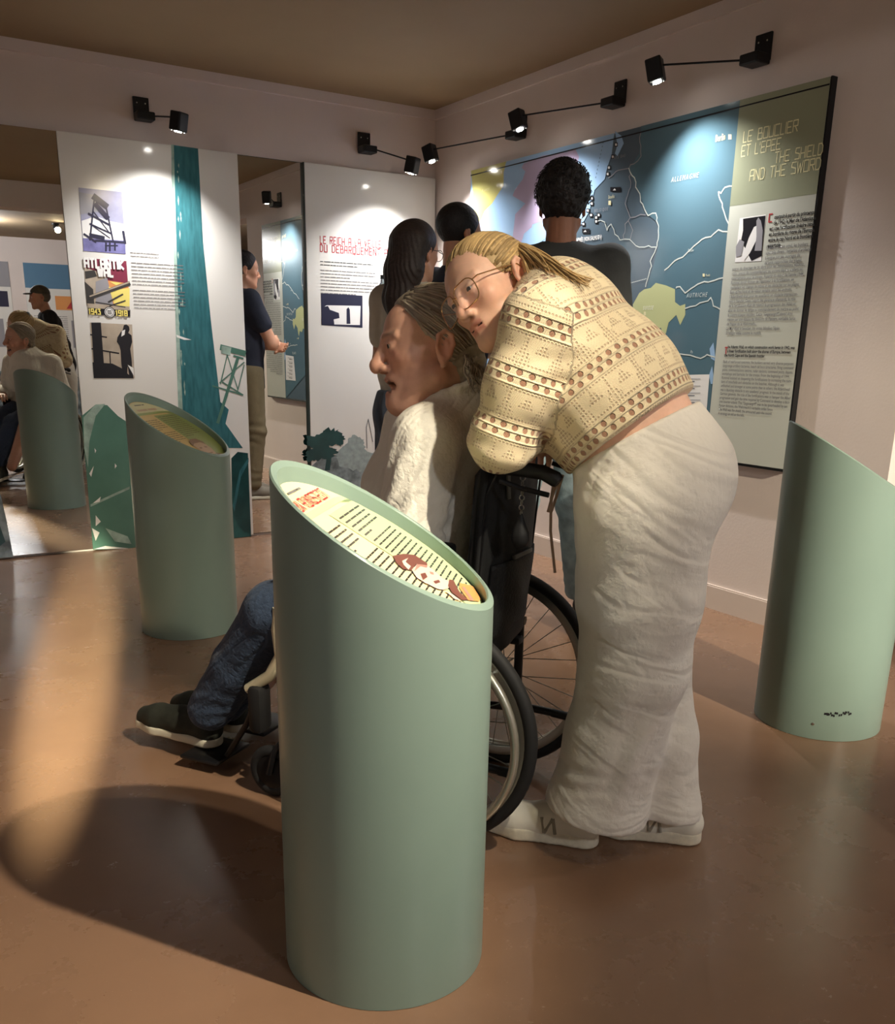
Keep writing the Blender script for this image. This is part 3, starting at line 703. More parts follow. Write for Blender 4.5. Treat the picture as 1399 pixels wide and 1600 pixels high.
def lectern(label, cx, cy, az, style):
    t = empty('lectern', (cx, cy, 0)); tag(t, label, 'lectern', 'slanted cylinder lecterns')
    n = 96; d = V(math.cos(az), math.sin(az), 0); rt = V(math.sin(az), -math.cos(az), 0)
    v = []; f = []
    for k in range(n):
        a = 2 * math.pi * k / n; e = V(math.cos(a), math.sin(a), 0); zt = ZC + SL * RO * (e @ d)
        zi = ZC + SL * RI * (e @ d)
        c = V(cx, cy, 0)
        v += [c + e * RO + V(0, 0, .001), c + e * RO + V(0, 0, zt - .003), c + e * (RO - .003) + V(0, 0, zt), c + e * (RI + .003) + V(0, 0, zi), c + e * RI + V(0, 0, zi - .003), c + e * RI + V(0, 0, zi - .09)]
    for k in range(n):
        j = (k + 1) % n
        for i in range(5): f.append((k * 6 + i, j * 6 + i, j * 6 + i + 1, k * 6 + i + 1))
    sh = mesh('pipe_body', v, f, M_pipe, t, True)
    sh.data.set_sharp_from_angle(angle=math.radians(35))
    # plate inside the mouth, parallel to the cut
    up = d + V(0, 0, SL); up /= np.linalg.norm(up); drop = .030
    pl = Plane((cx, cy, ZC - drop), rt, up)
    ra, rb = RI - .001, (RI - .001) * math.sqrt(1 + SL * SL)
    ell = lambda k=1.0, m=64: [(ra * k * math.cos(2 * math.pi * i / m), rb * k * math.sin(2 * math.pi * i / m)) for i in range(m)]
    e0 = ell()
    vv = [pl.P(a, b) for a, b in e0] + [pl.P(a, b, -.006) for a, b in e0]; m = len(e0)
    mesh('text_plate', vv, [tuple(range(m)), tuple(range(2 * m - 1, m - 1, -1))] + [(i + m, (i + 1) % m + m, (i + 1) % m, i) for i in range(m)], M_pcream if style != 'tan' else M_ptan, t)
    def clip(poly):    # keep a rectangle inside the ellipse
        o = []
        for (a0, b0), (a1, b1) in zip(poly, poly[1:] + poly[:1]):
            for i in range(8):
                a = a0 + (a1 - a0) * i / 8; b = b0 + (b1 - b0) * i / 8; r = math.hypot(a / ra, b / rb)
                o.append((a, b) if r < .985 else (a / r * .985, b / r * .985))
        return o
    inside = lambda q: all(math.hypot(a / ra, b / rb) < .96 for a, b in q)
    it = []
    g1, g2 = (M_pgreen, M_brown) if style != 'tan' else (M_polive, M_sepia)
    ink = M_inkd if style != 'tan' else gloss('plate_brown_ink', 104, 84, 50, .3)
    it.append((clip([(-.012, -.24), (.2, -.24), (.2, .115), (-.012, .115)]), g1, 1))
    it.append((clip([(-.2, .125), (.2, .125), (.2, .14), (-.2, .14)]), g1, 1))
    if style == 'tan': it.append((clip([(-.2, .14), (.2, .14), (.2, .24), (-.2, .24)]), M_cream, 1))
    lines = word_lines(-.150, -.030, .085, .0135, 5, .0038, .4, 3) + word_lines(-.158, -.022, .008, .0125, 17, .0034, .6, 4)
    if style == 'tan': lines = word_lines(-.150, -.03, .085, .0125, 6, .0036, .5, 3) + word_lines(-.15, -.022, .0, .0125, 6, .0034, .5, 4)
    lines2 = word_lines(.002, .150, .095, .0135, 5, .0040, .4, 5) + word_lines(.002, .150, .022, .0122, 17, .0034, .4, 6)
    if style == 'tan': lines2 = word_lines(.002, .14, .10, .0125, 12, .0034, .5, 5)
    face_zone = lambda q: -.05 < q[0][0] < .12 and q[0][1] < -.085
    for q in lines + lines2:
        if inside(q) and not (style == 'tan' and face_zone(q)): it.append((q, ink, 2))
    for q in word_lines(-.07, .07, .188, .012, 1, .005, 1, 8): 
        if inside(q): it.append((q, M_ink, 2))
    if style != 'tan':
        q, x = deco_text('VON RUNDSTEDT', 0, 0, .026, .55, .0062, .0038); sc = .200 / x
        for g in q: it.append((clip([(-.102 + a * sc, .146 + b) for a, b in g]), M_red, 3))
    else:
        for q in word_lines(-.075, .075, .15, .02, 1, .012, 1, 9): it.append((q, M_sepial, 3))
    # portrait of an officer, face towards the upper edge of the plate
    A = (lambda a, b: (a, b))
    dk, lt, md = (M_brown, M_pink, gloss('plate_rose', 186, 132, 120, .3)) if style != 'tan' else (M_sepia, M_sepial, M_sepial)
    if style != 'tan':
        zz = lambda *pts: clip([PORTRAIT.px(430 + x * .25, 720 + y * .25) for x, y in pts])
        it += [(zz((735, 600), (800, 588), (870, 594), (950, 648), (948, 662), (880, 652), (850, 692), (800, 684), (755, 645)), dk, 4),
               (zz((790, 635), (830, 615), (812, 640), (845, 668), (830, 690), (800, 660)), lt, 6),
               (zz((852, 690), (884, 655), (950, 662), (1000, 700), (1042, 742), (1085, 760), (1090, 800), (1050, 815), (1010, 808), (930, 768), (880, 735)), lt, 5),
               (zz((884, 655), (950, 662), (945, 676), (905, 668), (880, 690), (866, 700)), md, 6), (zz((905, 715), (935, 708), (950, 735), (920, 755)), dk, 6), (zz((960, 700), (985, 705), (990, 722), (968, 716)), md, 6),
               (zz((985, 762), (1020, 752), (1030, 768), (1000, 778)), dk, 6), (zz((1085, 750), (1112, 755), (1150, 830), (1205, 878), (1165, 880), (1100, 830), (1078, 790)), dk, 6),
               (zz((1150, 770), (1235, 790), (1282, 868), (1270, 886), (1205, 880), (1150, 805)), M_orange, 5), (zz((1165, 800), (1180, 795), (1240, 880), (1222, 884)), md, 6), (zz((1090, 830), (1160, 882), (1120, 872), (1060, 820)), M_pink, 5)]
    else:
        it += [(clip([(-.045, -.095), (-.02, -.07), (.03, -.07), (.052, -.095), (.05, -.13), (.034, -.165), (.0, -.18), (-.030, -.165), (-.046, -.13)]), lt, 5),
               (clip([(-.05, -.10), (-.04, -.075), (-.01, -.06), (.035, -.062), (.056, -.085), (.05, -.105), (.03, -.088), (-.02, -.088)]), dk, 6),
               (clip([(-.075, -.18), (-.03, -.165), (.0, -.185), (.034, -.165), (.08, -.18), (.09, -.24), (-.09, -.24)]), dk, 4), (clip([(-.03, -.17), (.0, -.185), (.03, -.17), (.02, -.195), (-.02, -.195)]), M_pwhite, 6),
               (clip([(-.03, -.118), (-.01, -.116), (-.01, -.124), (-.03, -.126)]), dk, 6), (clip([(.012, -.116), (.03, -.118), (.03, -.126), (.012, -.124)]), dk, 6), (clip([(-.018, -.156), (.018, -.156), (.014, -.162), (-.014, -.162)]), dk, 6)]
    prints('plate_print', pl, it, t)
    return t
lectern('grey-green slanted cylinder lectern in front of the wheelchair, cream plate', -2.5763, -4.1321, AZ, 'cream')
lectern('grey-green slanted cylinder lectern beside the gun mural panel, tan and olive plate', -2.2524, -1.7569, math.radians(136), 'tan')
lr = lectern('grey-green slanted cylinder lectern near the map wall, small stain at its foot', -.7411, -3.7772, AZ, 'cream2')
c = V(-.7411, -3.7772, 0); st = MB(); rr_ = random.Random(5)
for i in range(16):
    a = math.radians(222 + i * 1.5 + rr_.uniform(-.5, .5)); z = .088 + rr_.uniform(-.004, .006) + i * .0006
    e = V(math.cos(a), math.sin(a), 0); tn = V(-math.sin(a), math.cos(a), 0); s_ = rr_.uniform(.002, .0045)
    st.add([c + e * .1994 + tn * s_ * k + V(0, 0, z + q) for k, q in ((-1, -.004), (1, -.003), (1.2, .003), (-.8, .004))], [(0, 1, 2, 3)])
st.build('scuff_mark', M_inkb, lr)
a = math.radians(213); e = V(math.cos(a), math.sin(a), 0)
MB().lathe(c + e * .1985 + V(0, 0, .052), e, [(0, .005), (.002, .0045), (.003, .002)], 12).build('screw', mat('screw_zinc', rgb(200, 200, 195), .3, 1.0), lr, True)

# ------------------------------------------------------------------ ceiling spots (outside the frame, one seen in the wide mirror, some added)
def ceiling_spot(label, loc, tgt):
    loc = np.array(loc, float); d = np.array(tgt, float) - loc; d /= np.linalg.norm(d)
    t = empty('ceiling_spot', (loc[0], loc[1], H - .002)); tag(t, label, 'ceiling lamp', 'ceiling spots of the hall')
    pv = loc - d * .12
    MB().cyl((pv[0], pv[1], H - .002), (pv[0], pv[1], H - .02), .045, 24).build('ceiling_rose', M_black, t, True)
    MB().tube([(pv[0], pv[1], H - .018), pv], .008, 8).build('stem', M_black, t, True)
    MB().lathe(loc - d * .13, d, [(0, .02), (.015, .036), (.10, .042), (.115, .048), (.112, .040), (.09, .034)], 28).build('lamp_can', M_black, t, True)
    MB().lathe(loc - d * .04, d, [(0, .030), (.004, .034), (.006, .030)], 24).build('bulb', mat('spot_bulb', (1, 1, 1, 1), .4, emit=(1.0, .82, .50, 1), estr=220), t, True)
names = ('black ceiling spot shining on the lectern before the wheelchair', 'black ceiling spot far back in the hall, glaring in the wide mirror', 'black ceiling spot shining on the lectern by the gun mural', 'added narrow-beam ceiling spot standing in for mirror-thrown light on the floor', 'added black ceiling spot lighting the two people at the wheelchair')
for (loc, tgt, wt, cone, bl, rd), nm in zip(LAMPS, names): ceiling_spot(nm, loc, tgt)
for (loc, wt), nm in zip(FILL_LAMPS, ('added round black fill lamp near the front wall', 'added round black fill lamp near the left wall', 'added round black fill lamp in the side hall')):
    t = empty('fill_lamp', (loc[0], loc[1], H)); tag(t, nm, 'ceiling lamp', 'round fill lamps added to the hall')
    MB().lathe((loc[0], loc[1], H - .001), (0, 0, -1), [(0, .12), (.02, .12), (.03, .10)], 28).build('lamp_base', M_black, t, True)

# ------------------------------------------------------------------ panels on the front wall (seen only in the mirror)
FPn = Plane((0, YF + .03, 0), (-1, 0, 0), (0, 0, 1))
M_fblue = gloss('far_panel_blue', 92, 128, 156)
for i, (x0, x1, lab) in enumerate(((-1.35, .0, 'tall far panel with blue top and colour pictures on the front wall'), (-2.9, -1.55, 'tall far panel with grey photographs on the front wall'), (-4.6, -3.2, 'tall white far panel with a blue band on the front wall'))):
    t = empty('exhibition_panel', ((x0 + x1) / 2, YF + .02, 0)); tag(t, lab, 'exhibit panel')
    MB().box((x0, YF + .001, .02), (x1, YF + .028, 2.25), bev=.002).build('board', M_white, t)
    U0, U1 = -x1, -x0
    it = [([(U0, 1.9), (U1, 1.9), (U1, 2.25), (U0, 2.25)], M_fblue if i != 1 else M_pgrey, 1)]
    it += [([(U0 + .05, 1.62), (U0 + .45, 1.62), (U0 + .45, 1.84), (U0 + .05, 1.84)], M_navy, 2), ([(U0 + .5, 1.6), (U0 + .95, 1.6), (U0 + .95, 1.8), (U0 + .5, 1.8)], M_orange if i == 0 else M_pgrey, 2), ([(U0 + .6, 1.62), (U0 + .8, 1.62), (U0 + .7, 1.76)], M_red, 3),
           ([(U0 + .15, 1.05), (U0 + .75, 1.05), (U0 + .75, 1.45), (U0 + .15, 1.45)], M_pgrey, 2), ([(U0, .02), (U1, .02), (U1, .5), (U0, .75)], M_rock, 2)]
    it += [(q, M_ink, 2) for q in word_lines(U0 + .8, U1 - .08, 1.5, .03, 12, .008, .5, i)]
    prints('panel_print', FPn, it, t)
# white poster just past the end of the map wall, in the side hall
t = empty('exhibition_panel', (XE - .02, -2.6, 0)); tag(t, 'pale lilac panel in the side hall past the map wall', 'exhibit panel')
MB().box((XE - .03, -4.2, .3), (XE - .001, -1.2, 2.2), bev=.002).build('board', gloss('lilac_board', 200, 198, 214), t)
# ------------------------------------------------------------------ smooth bodies: distance fields turned into one continuous mesh
def unit(a): a = np.array(a, float); return a / np.linalg.norm(a)
def axis_coords(lo, hi, step, fine=None, fstep=None):
    """grid coordinates, denser inside the interval fine"""
    if fine is None: return np.arange(lo, hi + step, step)
    a, b = fine; o = [lo]
    while o[-1] < hi:
        x = o[-1]; d = max(a - x, x - b, 0.0)
        o.append(x + min(step, fstep + d * .25))
    return np.array(o)
class Field:
    def __init__(s, lo, hi, step, fine=None, fstep=None):
        F = fine if fine is not None else [None] * 3
        s.ax = [axis_coords(lo[i], hi[i], step, F[i], fstep) for i in range(3)]
        s.D = np.full([len(a) for a in s.ax], 1.0, np.float32)
    def sub(s, lo, hi):
        sl = tuple(slice(max(np.searchsorted(a, l) - 1, 0), np.searchsorted(a, h) + 1) for a, l, h in zip(s.ax, lo, hi))
        g = [a[q].astype(np.float32) for a, q in zip(s.ax, sl)]
        return sl, np.meshgrid(*g, indexing='ij')
    def comb(s, sl, d, k, op):
        A = s.D[sl]
        if A.size == 0: return s
        if op == 'u':
            if k > 0:
                h = np.clip(.5 + .5 * (A - d) / k, 0, 1); s.D[sl] = A * (1 - h) + d * h - k * h * (1 - h)
            else: s.D[sl] = np.minimum(A, d)
        elif op == 's':
            if k > 0:
                h = np.clip(.5 - .5 * (A + d) / k, 0, 1); s.D[sl] = A * (1 - h) - d * h + k * h * (1 - h)
            else: s.D[sl] = np.maximum(A, -d)
        elif op == 'i':
            if k > 0:
                h = np.clip(.5 - .5 * (A - d) / k, 0, 1); s.D[sl] = A * (1 - h) + d * h + k * h * (1 - h)
            else: s.D[sl] = np.maximum(A, d)
        return s
    def cone(s, a, b, ra, rb, k=.02, op='u', flat=None):
        a = np.array(a, float); b = np.array(b, float); R = max(ra, rb) * (max(1, flat[1]) if flat else 1) + k + .02
        sl, (X, Y, Z) = s.sub(np.minimum(a, b) - R, np.maximum(a, b) + R)
        if X.size == 0: return s
        ab = b - a; L2 = ab @ ab + 1e-12
        qx, qy, qz = X - a[0], Y - a[1], Z - a[2]
        if flat:
            f = unit(flat[0]); c = (qx * f[0] + qy * f[1] + qz * f[2]) * (1 / flat[1] - 1)
            qx, qy, qz = qx + f[0] * c, qy + f[1] * c, qz + f[2] * c
        t = np.clip((qx * ab[0] + qy * ab[1] + qz * ab[2]) / L2, 0, 1)
        d = np.sqrt((qx - t * ab[0]) ** 2 + (qy - t * ab[1]) ** 2 + (qz - t * ab[2]) ** 2) - (ra + (rb - ra) * t)
        return s.comb(sl, d.astype(np.float32), k, op)
    def chain(s, pts, rs, k=.02, op='u', flat=None):
        for i in range(len(pts) - 1): s.cone(pts[i], pts[i + 1], rs[i], rs[i + 1], k, op, flat)
        return s
    def ell(s, c, r, B=None, k=.02, op='u'):
        """ellipsoid; B columns are its axes"""
        c = np.array(c, float); r = np.array(r, float); R = r.max() + k + .02
        sl, (X, Y, Z) = s.sub(c - R, c + R)
        if X.size == 0: return s
        B = np.eye(3) if B is None else B
        q = [((X - c[0]) * B[0, i] + (Y - c[1]) * B[1, i] + (Z - c[2]) * B[2, i]) for i in range(3)]
        k0 = np.sqrt(sum((q[i] / r[i]) ** 2 for i in range(3))); k1 = np.sqrt(sum((q[i] / r[i] ** 2) ** 2 for i in range(3))) + 1e-9
        return s.comb(sl, (k0 * (k0 - 1) / k1).astype(np.float32), k, op)
    def box(s, c, hs, B=None, rnd=.01, k=.01, op='u'):
        c = np.array(c, float); hs = np.array(hs, float); R = np.linalg.norm(hs) + k + .02
        sl, (X, Y, Z) = s.sub(c - R, c + R)
        if X.size == 0: return s
        B = np.eye(3) if B is None else B
        q = [np.abs((X - c[0]) * B[0, i] + (Y - c[1]) * B[1, i] + (Z - c[2]) * B[2, i]) - hs[i] + rnd for i in range(3)]
        d = np.sqrt(sum(np.maximum(a, 0) ** 2 for a in q)) + np.minimum(np.maximum(np.maximum(q[0], q[1]), q[2]), 0) - rnd
        return s.comb(sl, d.astype(np.float32), k, op)
    def half(s, p, n, k=.004, op='i'):
        """keep the side opposite to n"""
        p = np.array(p, float); n = unit(n); X, Y, Z = np.meshgrid(*[a.astype(np.float32) for a in s.ax], indexing='ij')
        d = (X - p[0]) * n[0] + (Y - p[1]) * n[1] + (Z - p[2]) * n[2]
        return s.comb((slice(None),) * 3, d.astype(np.float32), k, op)
    def folds(s, c, rad, n, wave, amp, seed=0, sharp=1.0, along=None):
        """cloth folds: ripples across direction n, fading out around c"""
        c = np.array(c, float); sl, (X, Y, Z) = s.sub(c - rad * 1.3, c + rad * 1.3)
        if X.size == 0: return s
        n = unit(n); r = np.random.RandomState(seed); ph = r.uniform(0, 6.28, 4); wv = r.uniform(6, 14, 6)
        u = (X - c[0]) * n[0] + (Y - c[1]) * n[1] + (Z - c[2]) * n[2]
        wob = .018 * np.sin(X * wv[0] + Y * wv[1] + Z * wv[2] + ph[1]) + .012 * np.sin(X * wv[3] * 2 - Y * wv[4] * 2 + Z * wv[5] + ph[2])
        m = np.exp(-(((X - c[0]) ** 2 + (Y - c[1]) ** 2 + (Z - c[2]) ** 2) / (rad * .55) ** 2))
        w = np.sin(6.2832 * (u + wob) / wave + ph[0]); w = np.sign(w) * np.abs(w) ** sharp
        s.D[sl] -= (amp * w * m).astype(np.float32)
        return s
    def noise(s, amp, freq, seed=0):
        X, Y, Z = np.meshgrid(*[a.astype(np.float32) for a in s.ax], indexing='ij'); r = np.random.RandomState(seed)
        w = 0
        for i in range(4):
            d = r.normal(size=3); d /= np.linalg.norm(d); w = w + np.sin((X * d[0] + Y * d[1] + Z * d[2]) * freq * (1 + .35 * i) + r.uniform(0, 6.28))
        s.D -= (amp * w / 4).astype(np.float32)
        return s
    def mesh(s):
        D = s.D; S = D < 0
        nx, ny, nz = [n - 1 for n in D.shape]
        cnt = np.zeros((nx, ny, nz), np.int8)
        for i in (0, 1):
            for j in (0, 1):
                for k in (0, 1): cnt += S[i:i + nx, j:j + ny, k:k + nz]
        act = (cnt > 0) & (cnt < 8); I, J, K = np.nonzero(act); N = len(I)
        idx = np.full((nx, ny, nz), -1, np.int64); idx[I, J, K] = np.arange(N)
        cor = [(i, j, k) for i in (0, 1) for j in (0, 1) for k in (0, 1)]
        val = np.stack([D[I + c[0], J + c[1], K + c[2]] for c in cor], 1)
        acc = np.zeros((N, 3)); num = np.zeros(N)
        for a in range(8):
            for b in range(a + 1, 8):
                df = [cor[b][i] - cor[a][i] for i in range(3)]
                if sum(abs(q) for q in df) != 1: continue
                va, vb = val[:, a], val[:, b]; m = (va < 0) != (vb < 0)
                t = np.where(m, va / np.where(m, va - vb, 1), 0)
                p = np.array(cor[a])[None] + t[:, None] * np.array(df)[None]
                acc[m] += p[m]; num[m] += 1
        p = acc / num[:, None]
        out = np.empty((N, 3))
        for i, (A, Q) in enumerate(zip(s.ax, (I, J, K))): out[:, i] = A[Q] + (A[Q + 1] - A[Q]) * p[:, i]
        F = []
        def quads(e, a, b, c, d, pos):
            q = np.stack([a[e], b[e], c[e], d[e]], 1); fl = pos[e]; q[fl] = q[fl][:, ::-1]; q = q[(q >= 0).all(1)]; F.append(q)
        A = S[:-1, 1:-1, 1:-1] != S[1:, 1:-1, 1:-1]; quads(A, idx[:, :-1, :-1], idx[:, 1:, :-1], idx[:, 1:, 1:], idx[:, :-1, 1:], S[1:, 1:-1, 1:-1])
        A = S[1:-1, :-1, 1:-1] != S[1:-1, 1:, 1:-1]; quads(A, idx[:-1, :, :-1], idx[:-1, :, 1:], idx[1:, :, 1:], idx[1:, :, :-1], S[1:-1, 1:, 1:-1])
        A = S[1:-1, 1:-1, :-1] != S[1:-1, 1:-1, 1:]; quads(A, idx[:-1, :-1, :], idx[1:, :-1, :], idx[1:, 1:, :], idx[:-1, 1:, :], S[1:-1, 1:-1, 1:])
        F = np.concatenate(F) if F else np.zeros((0, 4), int)
        # keep the largest connected piece only
        lab = np.arange(N)
        for _ in range(200):
            m = lab[F].min(1); new = lab.copy(); np.minimum.at(new, F.ravel(), np.repeat(m, 4)); new = new[new]
            if (new == lab).all(): break
            lab = new
        if N:
            keep = lab == np.bincount(lab, minlength=N).argmax()
            F = F[keep[F].all(1)]; remap = np.cumsum(keep) - 1; F = remap[F]; out = out[keep]
        # light smoothing
        for _ in range(2):
            sm = np.zeros_like(out); ct = np.zeros(len(out))
            for a, b in ((0, 1), (1, 2), (2, 3), (3, 0)):
                np.add.at(sm, F[:, a], out[F[:, b]]); np.add.at(sm, F[:, b], out[F[:, a]]); np.add.at(ct, F[:, a], 1); np.add.at(ct, F[:, b], 1)
            out = out * .55 + .45 * sm / np.maximum(ct, 1)[:, None]
        return out, F
    def build(s, name, m, parent, col=None):
        v, f = s.mesh()
        c = col(v) if col is not None else None
        return mesh(name, v, f, m, parent, True, c)

# skin with colours of its own (lips, brows, cheeks) kept in an attribute
M_skin = mat('skin', (1, 1, 1, 1), 0.48, spec=0.4, attr='col', sss=0.12, noise=0.05, nscale=60, bump=0.05, bscale=220)
M_eye = mat('eye_white', rgb(228, 220, 212), 0.15)
M_iris = mat('eye_iris', rgb(58, 46, 40), 0.1)
def head_frame(fwd, up):
    f = unit(fwd); u = np.array(up, float); u = unit(u - f * (u @ f)); return np.stack([np.cross(f, u), f, u], 1)
def add_head(F, c, B, s, o):
    """skull, face, ears; o holds the options that make the face"""
    T = lambda x, y, z: np.array(c) + s * (B @ V(x, y, z))
    E = lambda p, r, k, op='u': F.ell(T(*p), [q * s for q in r], B, k * s, op)
    Cn = lambda p, q, ra, rb, k, op='u': F.cone(T(*p), T(*q), ra * s, rb * s, k * s, op)
    E((0, -.012, .042), (.075, .097, .085), .02)
    E((0, .050, .040), (.060, .042, .052), .03)
    E((0, .040, -.022), (.058, .048, .062), .03)
    E((0, .034, -.070), (.046 + o.get('jowl', 0), .050, .040), .03)
    for sx in (-1, 1):
        Cn((sx * .054, -.002, -.055), (sx * .014, .070, -.096), .020 + o.get('jowl', 0), .018, .02)
        E((sx * .042, .062, -.016), (.021, .020, .018), .02)
        Cn((sx * .050, .078, .026), (sx * .012, .094, .030), .007, .008, .012)
        E((sx * .033, .104, .008), (.020, .012, .0125), .012, 's')
        E((sx * .031, .0815, .009), (.0150, .0150, .0145), .003)                        # closed lids round the eye
        Cn((sx * .046, .083, .0150), (sx * .018, .0945, .0160), .0030, .0034, .005)     # lid fold
        E((sx * .031, .098, .0075), (.0120, .012, o.get('eyeh', .0040)), .002, 's')     # opening
        if o.get('ears', True):
            E((sx * .078, -.016, .000), (.008, .020, .031), .006)
            for (y0, z0), (y1, z1) in (((.001, .002), (-.002, .022)), ((-.002, .022), (-.016, .032)), ((-.016, .032), (-.031, .022)), ((-.031, .022), (-.034, .004)), ((-.034, .004), (-.024, -.018)), ((-.024, -.018), (-.012, -.030))):
                Cn((sx * .084, y0, z0), (sx * .085, y1, z1), .0042, .0042, .004)        # helix
            Cn((sx * .079, -.010, -.024), (sx * .080, -.013, -.035), .0085, .0065, .006)
            E((sx * .087, -.011, -.002), (.008, .0095, .016), .003, 's')
            E((sx * .087, -.018, .017), (.005, .009, .008), .003, 's')
    nl, nw = o.get('nose', .118), o.get('nosew', 1.0)
    Cn((0, .093, .022), (0, nl - .008, -.024), .0085, .0115 * nw, .012)
    E((0, nl - .006, -.030), (.0125 * nw, .0125, .0115 * nw), .008)
    for sx in (-1, 1): E((sx * .0125 * nw, .099, -.034), (.0085, .012, .0085), .006)
    for sx in (-1, 1): E((sx * .0065, nl - .013, -.0445), (.0035, .006, .0035), .002, 's')
    op = o.get('open', 0.0)
    E((0, .074, -.060), (.030, .024, .020), .012)
    if op > 0: E((0, .096, -.064 - op * .5), (.020 + op * .9, .036, op), .003, 's')
    Cn((-.019, .0845, -.060), (0, .0915, -.0570), .0038, .0048, .005); Cn((.019, .0845, -.060), (0, .0915, -.0570), .0038, .0048, .005)
    lz = -.068 - op * 1.05
    Cn((-.018, .083, lz + .003), (0, .0895, lz - .001), .0040, .0054, .006); Cn((.018, .083, lz + .003), (0, .0895, lz - .001), .0040, .0054, .006)
    E((0, .076, -.099 - op * .4), (.022, .019, .018), .014)
    if o.get('dbl'): E((0, .030, -.112), (.040, .046, .026), .03)
def skin_colours(c, B, s, base, o):
    base = np.array(base[:3]); dark = np.array(o.get('hairc', rgb(60, 45, 35))[:3])
    def fn(v):
        q = ((v - np.array(c)) / s) @ B; x, y, z = np.abs(q[:, 0]), q[:, 1], q[:, 2]
        col = np.repeat(base[None], len(v), 0)
        def blend(m, cc): col[:] = col * (1 - m[:, None]) + np.array(cc)[None] * m[:, None]
        g = lambda d, w: np.exp(-(d / w) ** 2)
        inh = (np.abs(z) < .16) & (y < .16) & (y > -.15) & (x < .12)
        blend(inh * .35 * g(np.sqrt((x - .045) ** 2 + (y - .07) ** 2 + (z + .02) ** 2), .03), base * np.array([1.08, .78, .74]))
        blend(inh * .4 * g(np.sqrt(x ** 2 + (y - .115) ** 2 + (z + .03) ** 2), .02), base * np.array([1.05, .76, .72]))
        blend(inh * .35 * g(np.sqrt((x - .08) ** 2 + (y + .015) ** 2 + z ** 2), .03), base * np.array([1.05, .72, .68]))
        op = o.get('open', 0.0)
        lip = inh * (x < .022) * (y > .082) * np.clip(g(z + .0585, .006) + g(z + .069 + op * 1.05, .007), 0, 1)
        blend(lip * o.get('lipk', .7), o.get('lip', rgb(186, 98, 88))[:3])
        if op > 0: blend(1.0 * inh * (x < .02) * (y < .092) * (y > .06) * (np.abs(z + .064 + op * .5) < op * .9), rgb(52, 18, 16)[:3])
        brow = inh * (x > .012) * (x < .052) * (y > .06) * g(z - .031 - (x - .03) * .1, .0045)
        blend(brow * o.get('browk', .6), dark)
        st = inh * np.clip((-.03 - z) / .03, 0, 1) * (y > -.01)
        blend(st * o.get('stubble', 0.0), base * np.array([.80, .76, .78]))
        return col
    return fn
def add_eyes(c, B, s, parent):
    T = lambda x, y, z: np.array(c) + s * (B @ V(x, y, z))
    for sx in (-1, 1):
        d = B @ V(0, 1, 0); p = T(sx * .031, .0815, .009)
        MB().lathe(p - d * .013 * s, d, [(.013 * s - .0128 * s * math.cos(a), .0128 * s * math.sin(a)) for a in np.linspace(.05, math.pi - .05, 12)], 18).build('eye', M_eye, parent, True)
        MB().lathe(p + (d + B @ V(0, 0, -.25)) * .0112 * s, unit(d + B @ V(0, 0, -.25)), [(0, .0062 * s), (.0012 * s, .0058 * s), (.0018 * s, .003 * s)], 16).build('iris', M_iris, parent, True)
def strands(name, lines, r0, r1, base, parent, var=.35, n=4, seed=1, rough=.5):
    """hair locks: many thin tapering tubes in one mesh, each with a shade of its own"""
    m = MB(); cols = []; rnd = random.Random(seed); base = np.array(base[:3])
    for l in lines:
        N = len(l); k = len(m.v); m.tube(l, r0, n, rr=[r0 + (r1 - r0) * (i / (N - 1)) ** 2 for i in range(N)])
        cols += [base * rnd.uniform(1 - var, 1 + var * .8)] * (len(m.v) - k)
    return mesh(name, m.v, m.f, mat('hair_locks_%d' % int(rough * 100), (1, 1, 1, 1), rough, spec=.4, attr='col'), parent, True, np.array(cols))
def add_hand(F, wrist, d, palm_n, thumb_side, curl=.5, s=1.0):
    """palm and five fingers; d towards the fingers, palm_n out of the palm"""
    d = unit(d); pn = np.array(palm_n, float); pn = unit(pn - d * (pn @ d)); sd = np.cross(d, pn) * thumb_side
    w = np.array(wrist, float); B = np.stack([sd, d, pn], 1)
    F.box(w + d * .048 * s, (.040 * s, .048 * s, .013 * s), B, .012 * s, .012)
    ln = (.070, .080, .074, .058)
    for i, (off, L) in enumerate(zip((.030, .010, -.011, -.031), ln)):
        p0 = w + d * .090 * s + sd * off * s; p = p0; a = curl * .5
        for j, (seg, r) in enumerate(zip((.45, .32, .26), (.0092, .0084, .0076))):
            q = p + (d * math.cos(a) + pn * math.sin(a)) * L * seg * s
            F.cone(p, q, r * s, (r - .0006) * s, .003); p = q; a += curl
    p0 = w + d * .022 * s + sd * .034 * s; p1 = p0 + (d * .55 + sd * .6 + pn * .45) * .046 * s; p2 = p1 + (d * .8 + pn * .5) * .034 * s
    F.cone(p0, p1, .014 * s, .011 * s, .012); F.cone(p1, p2, .011 * s, .009 * s, .004)

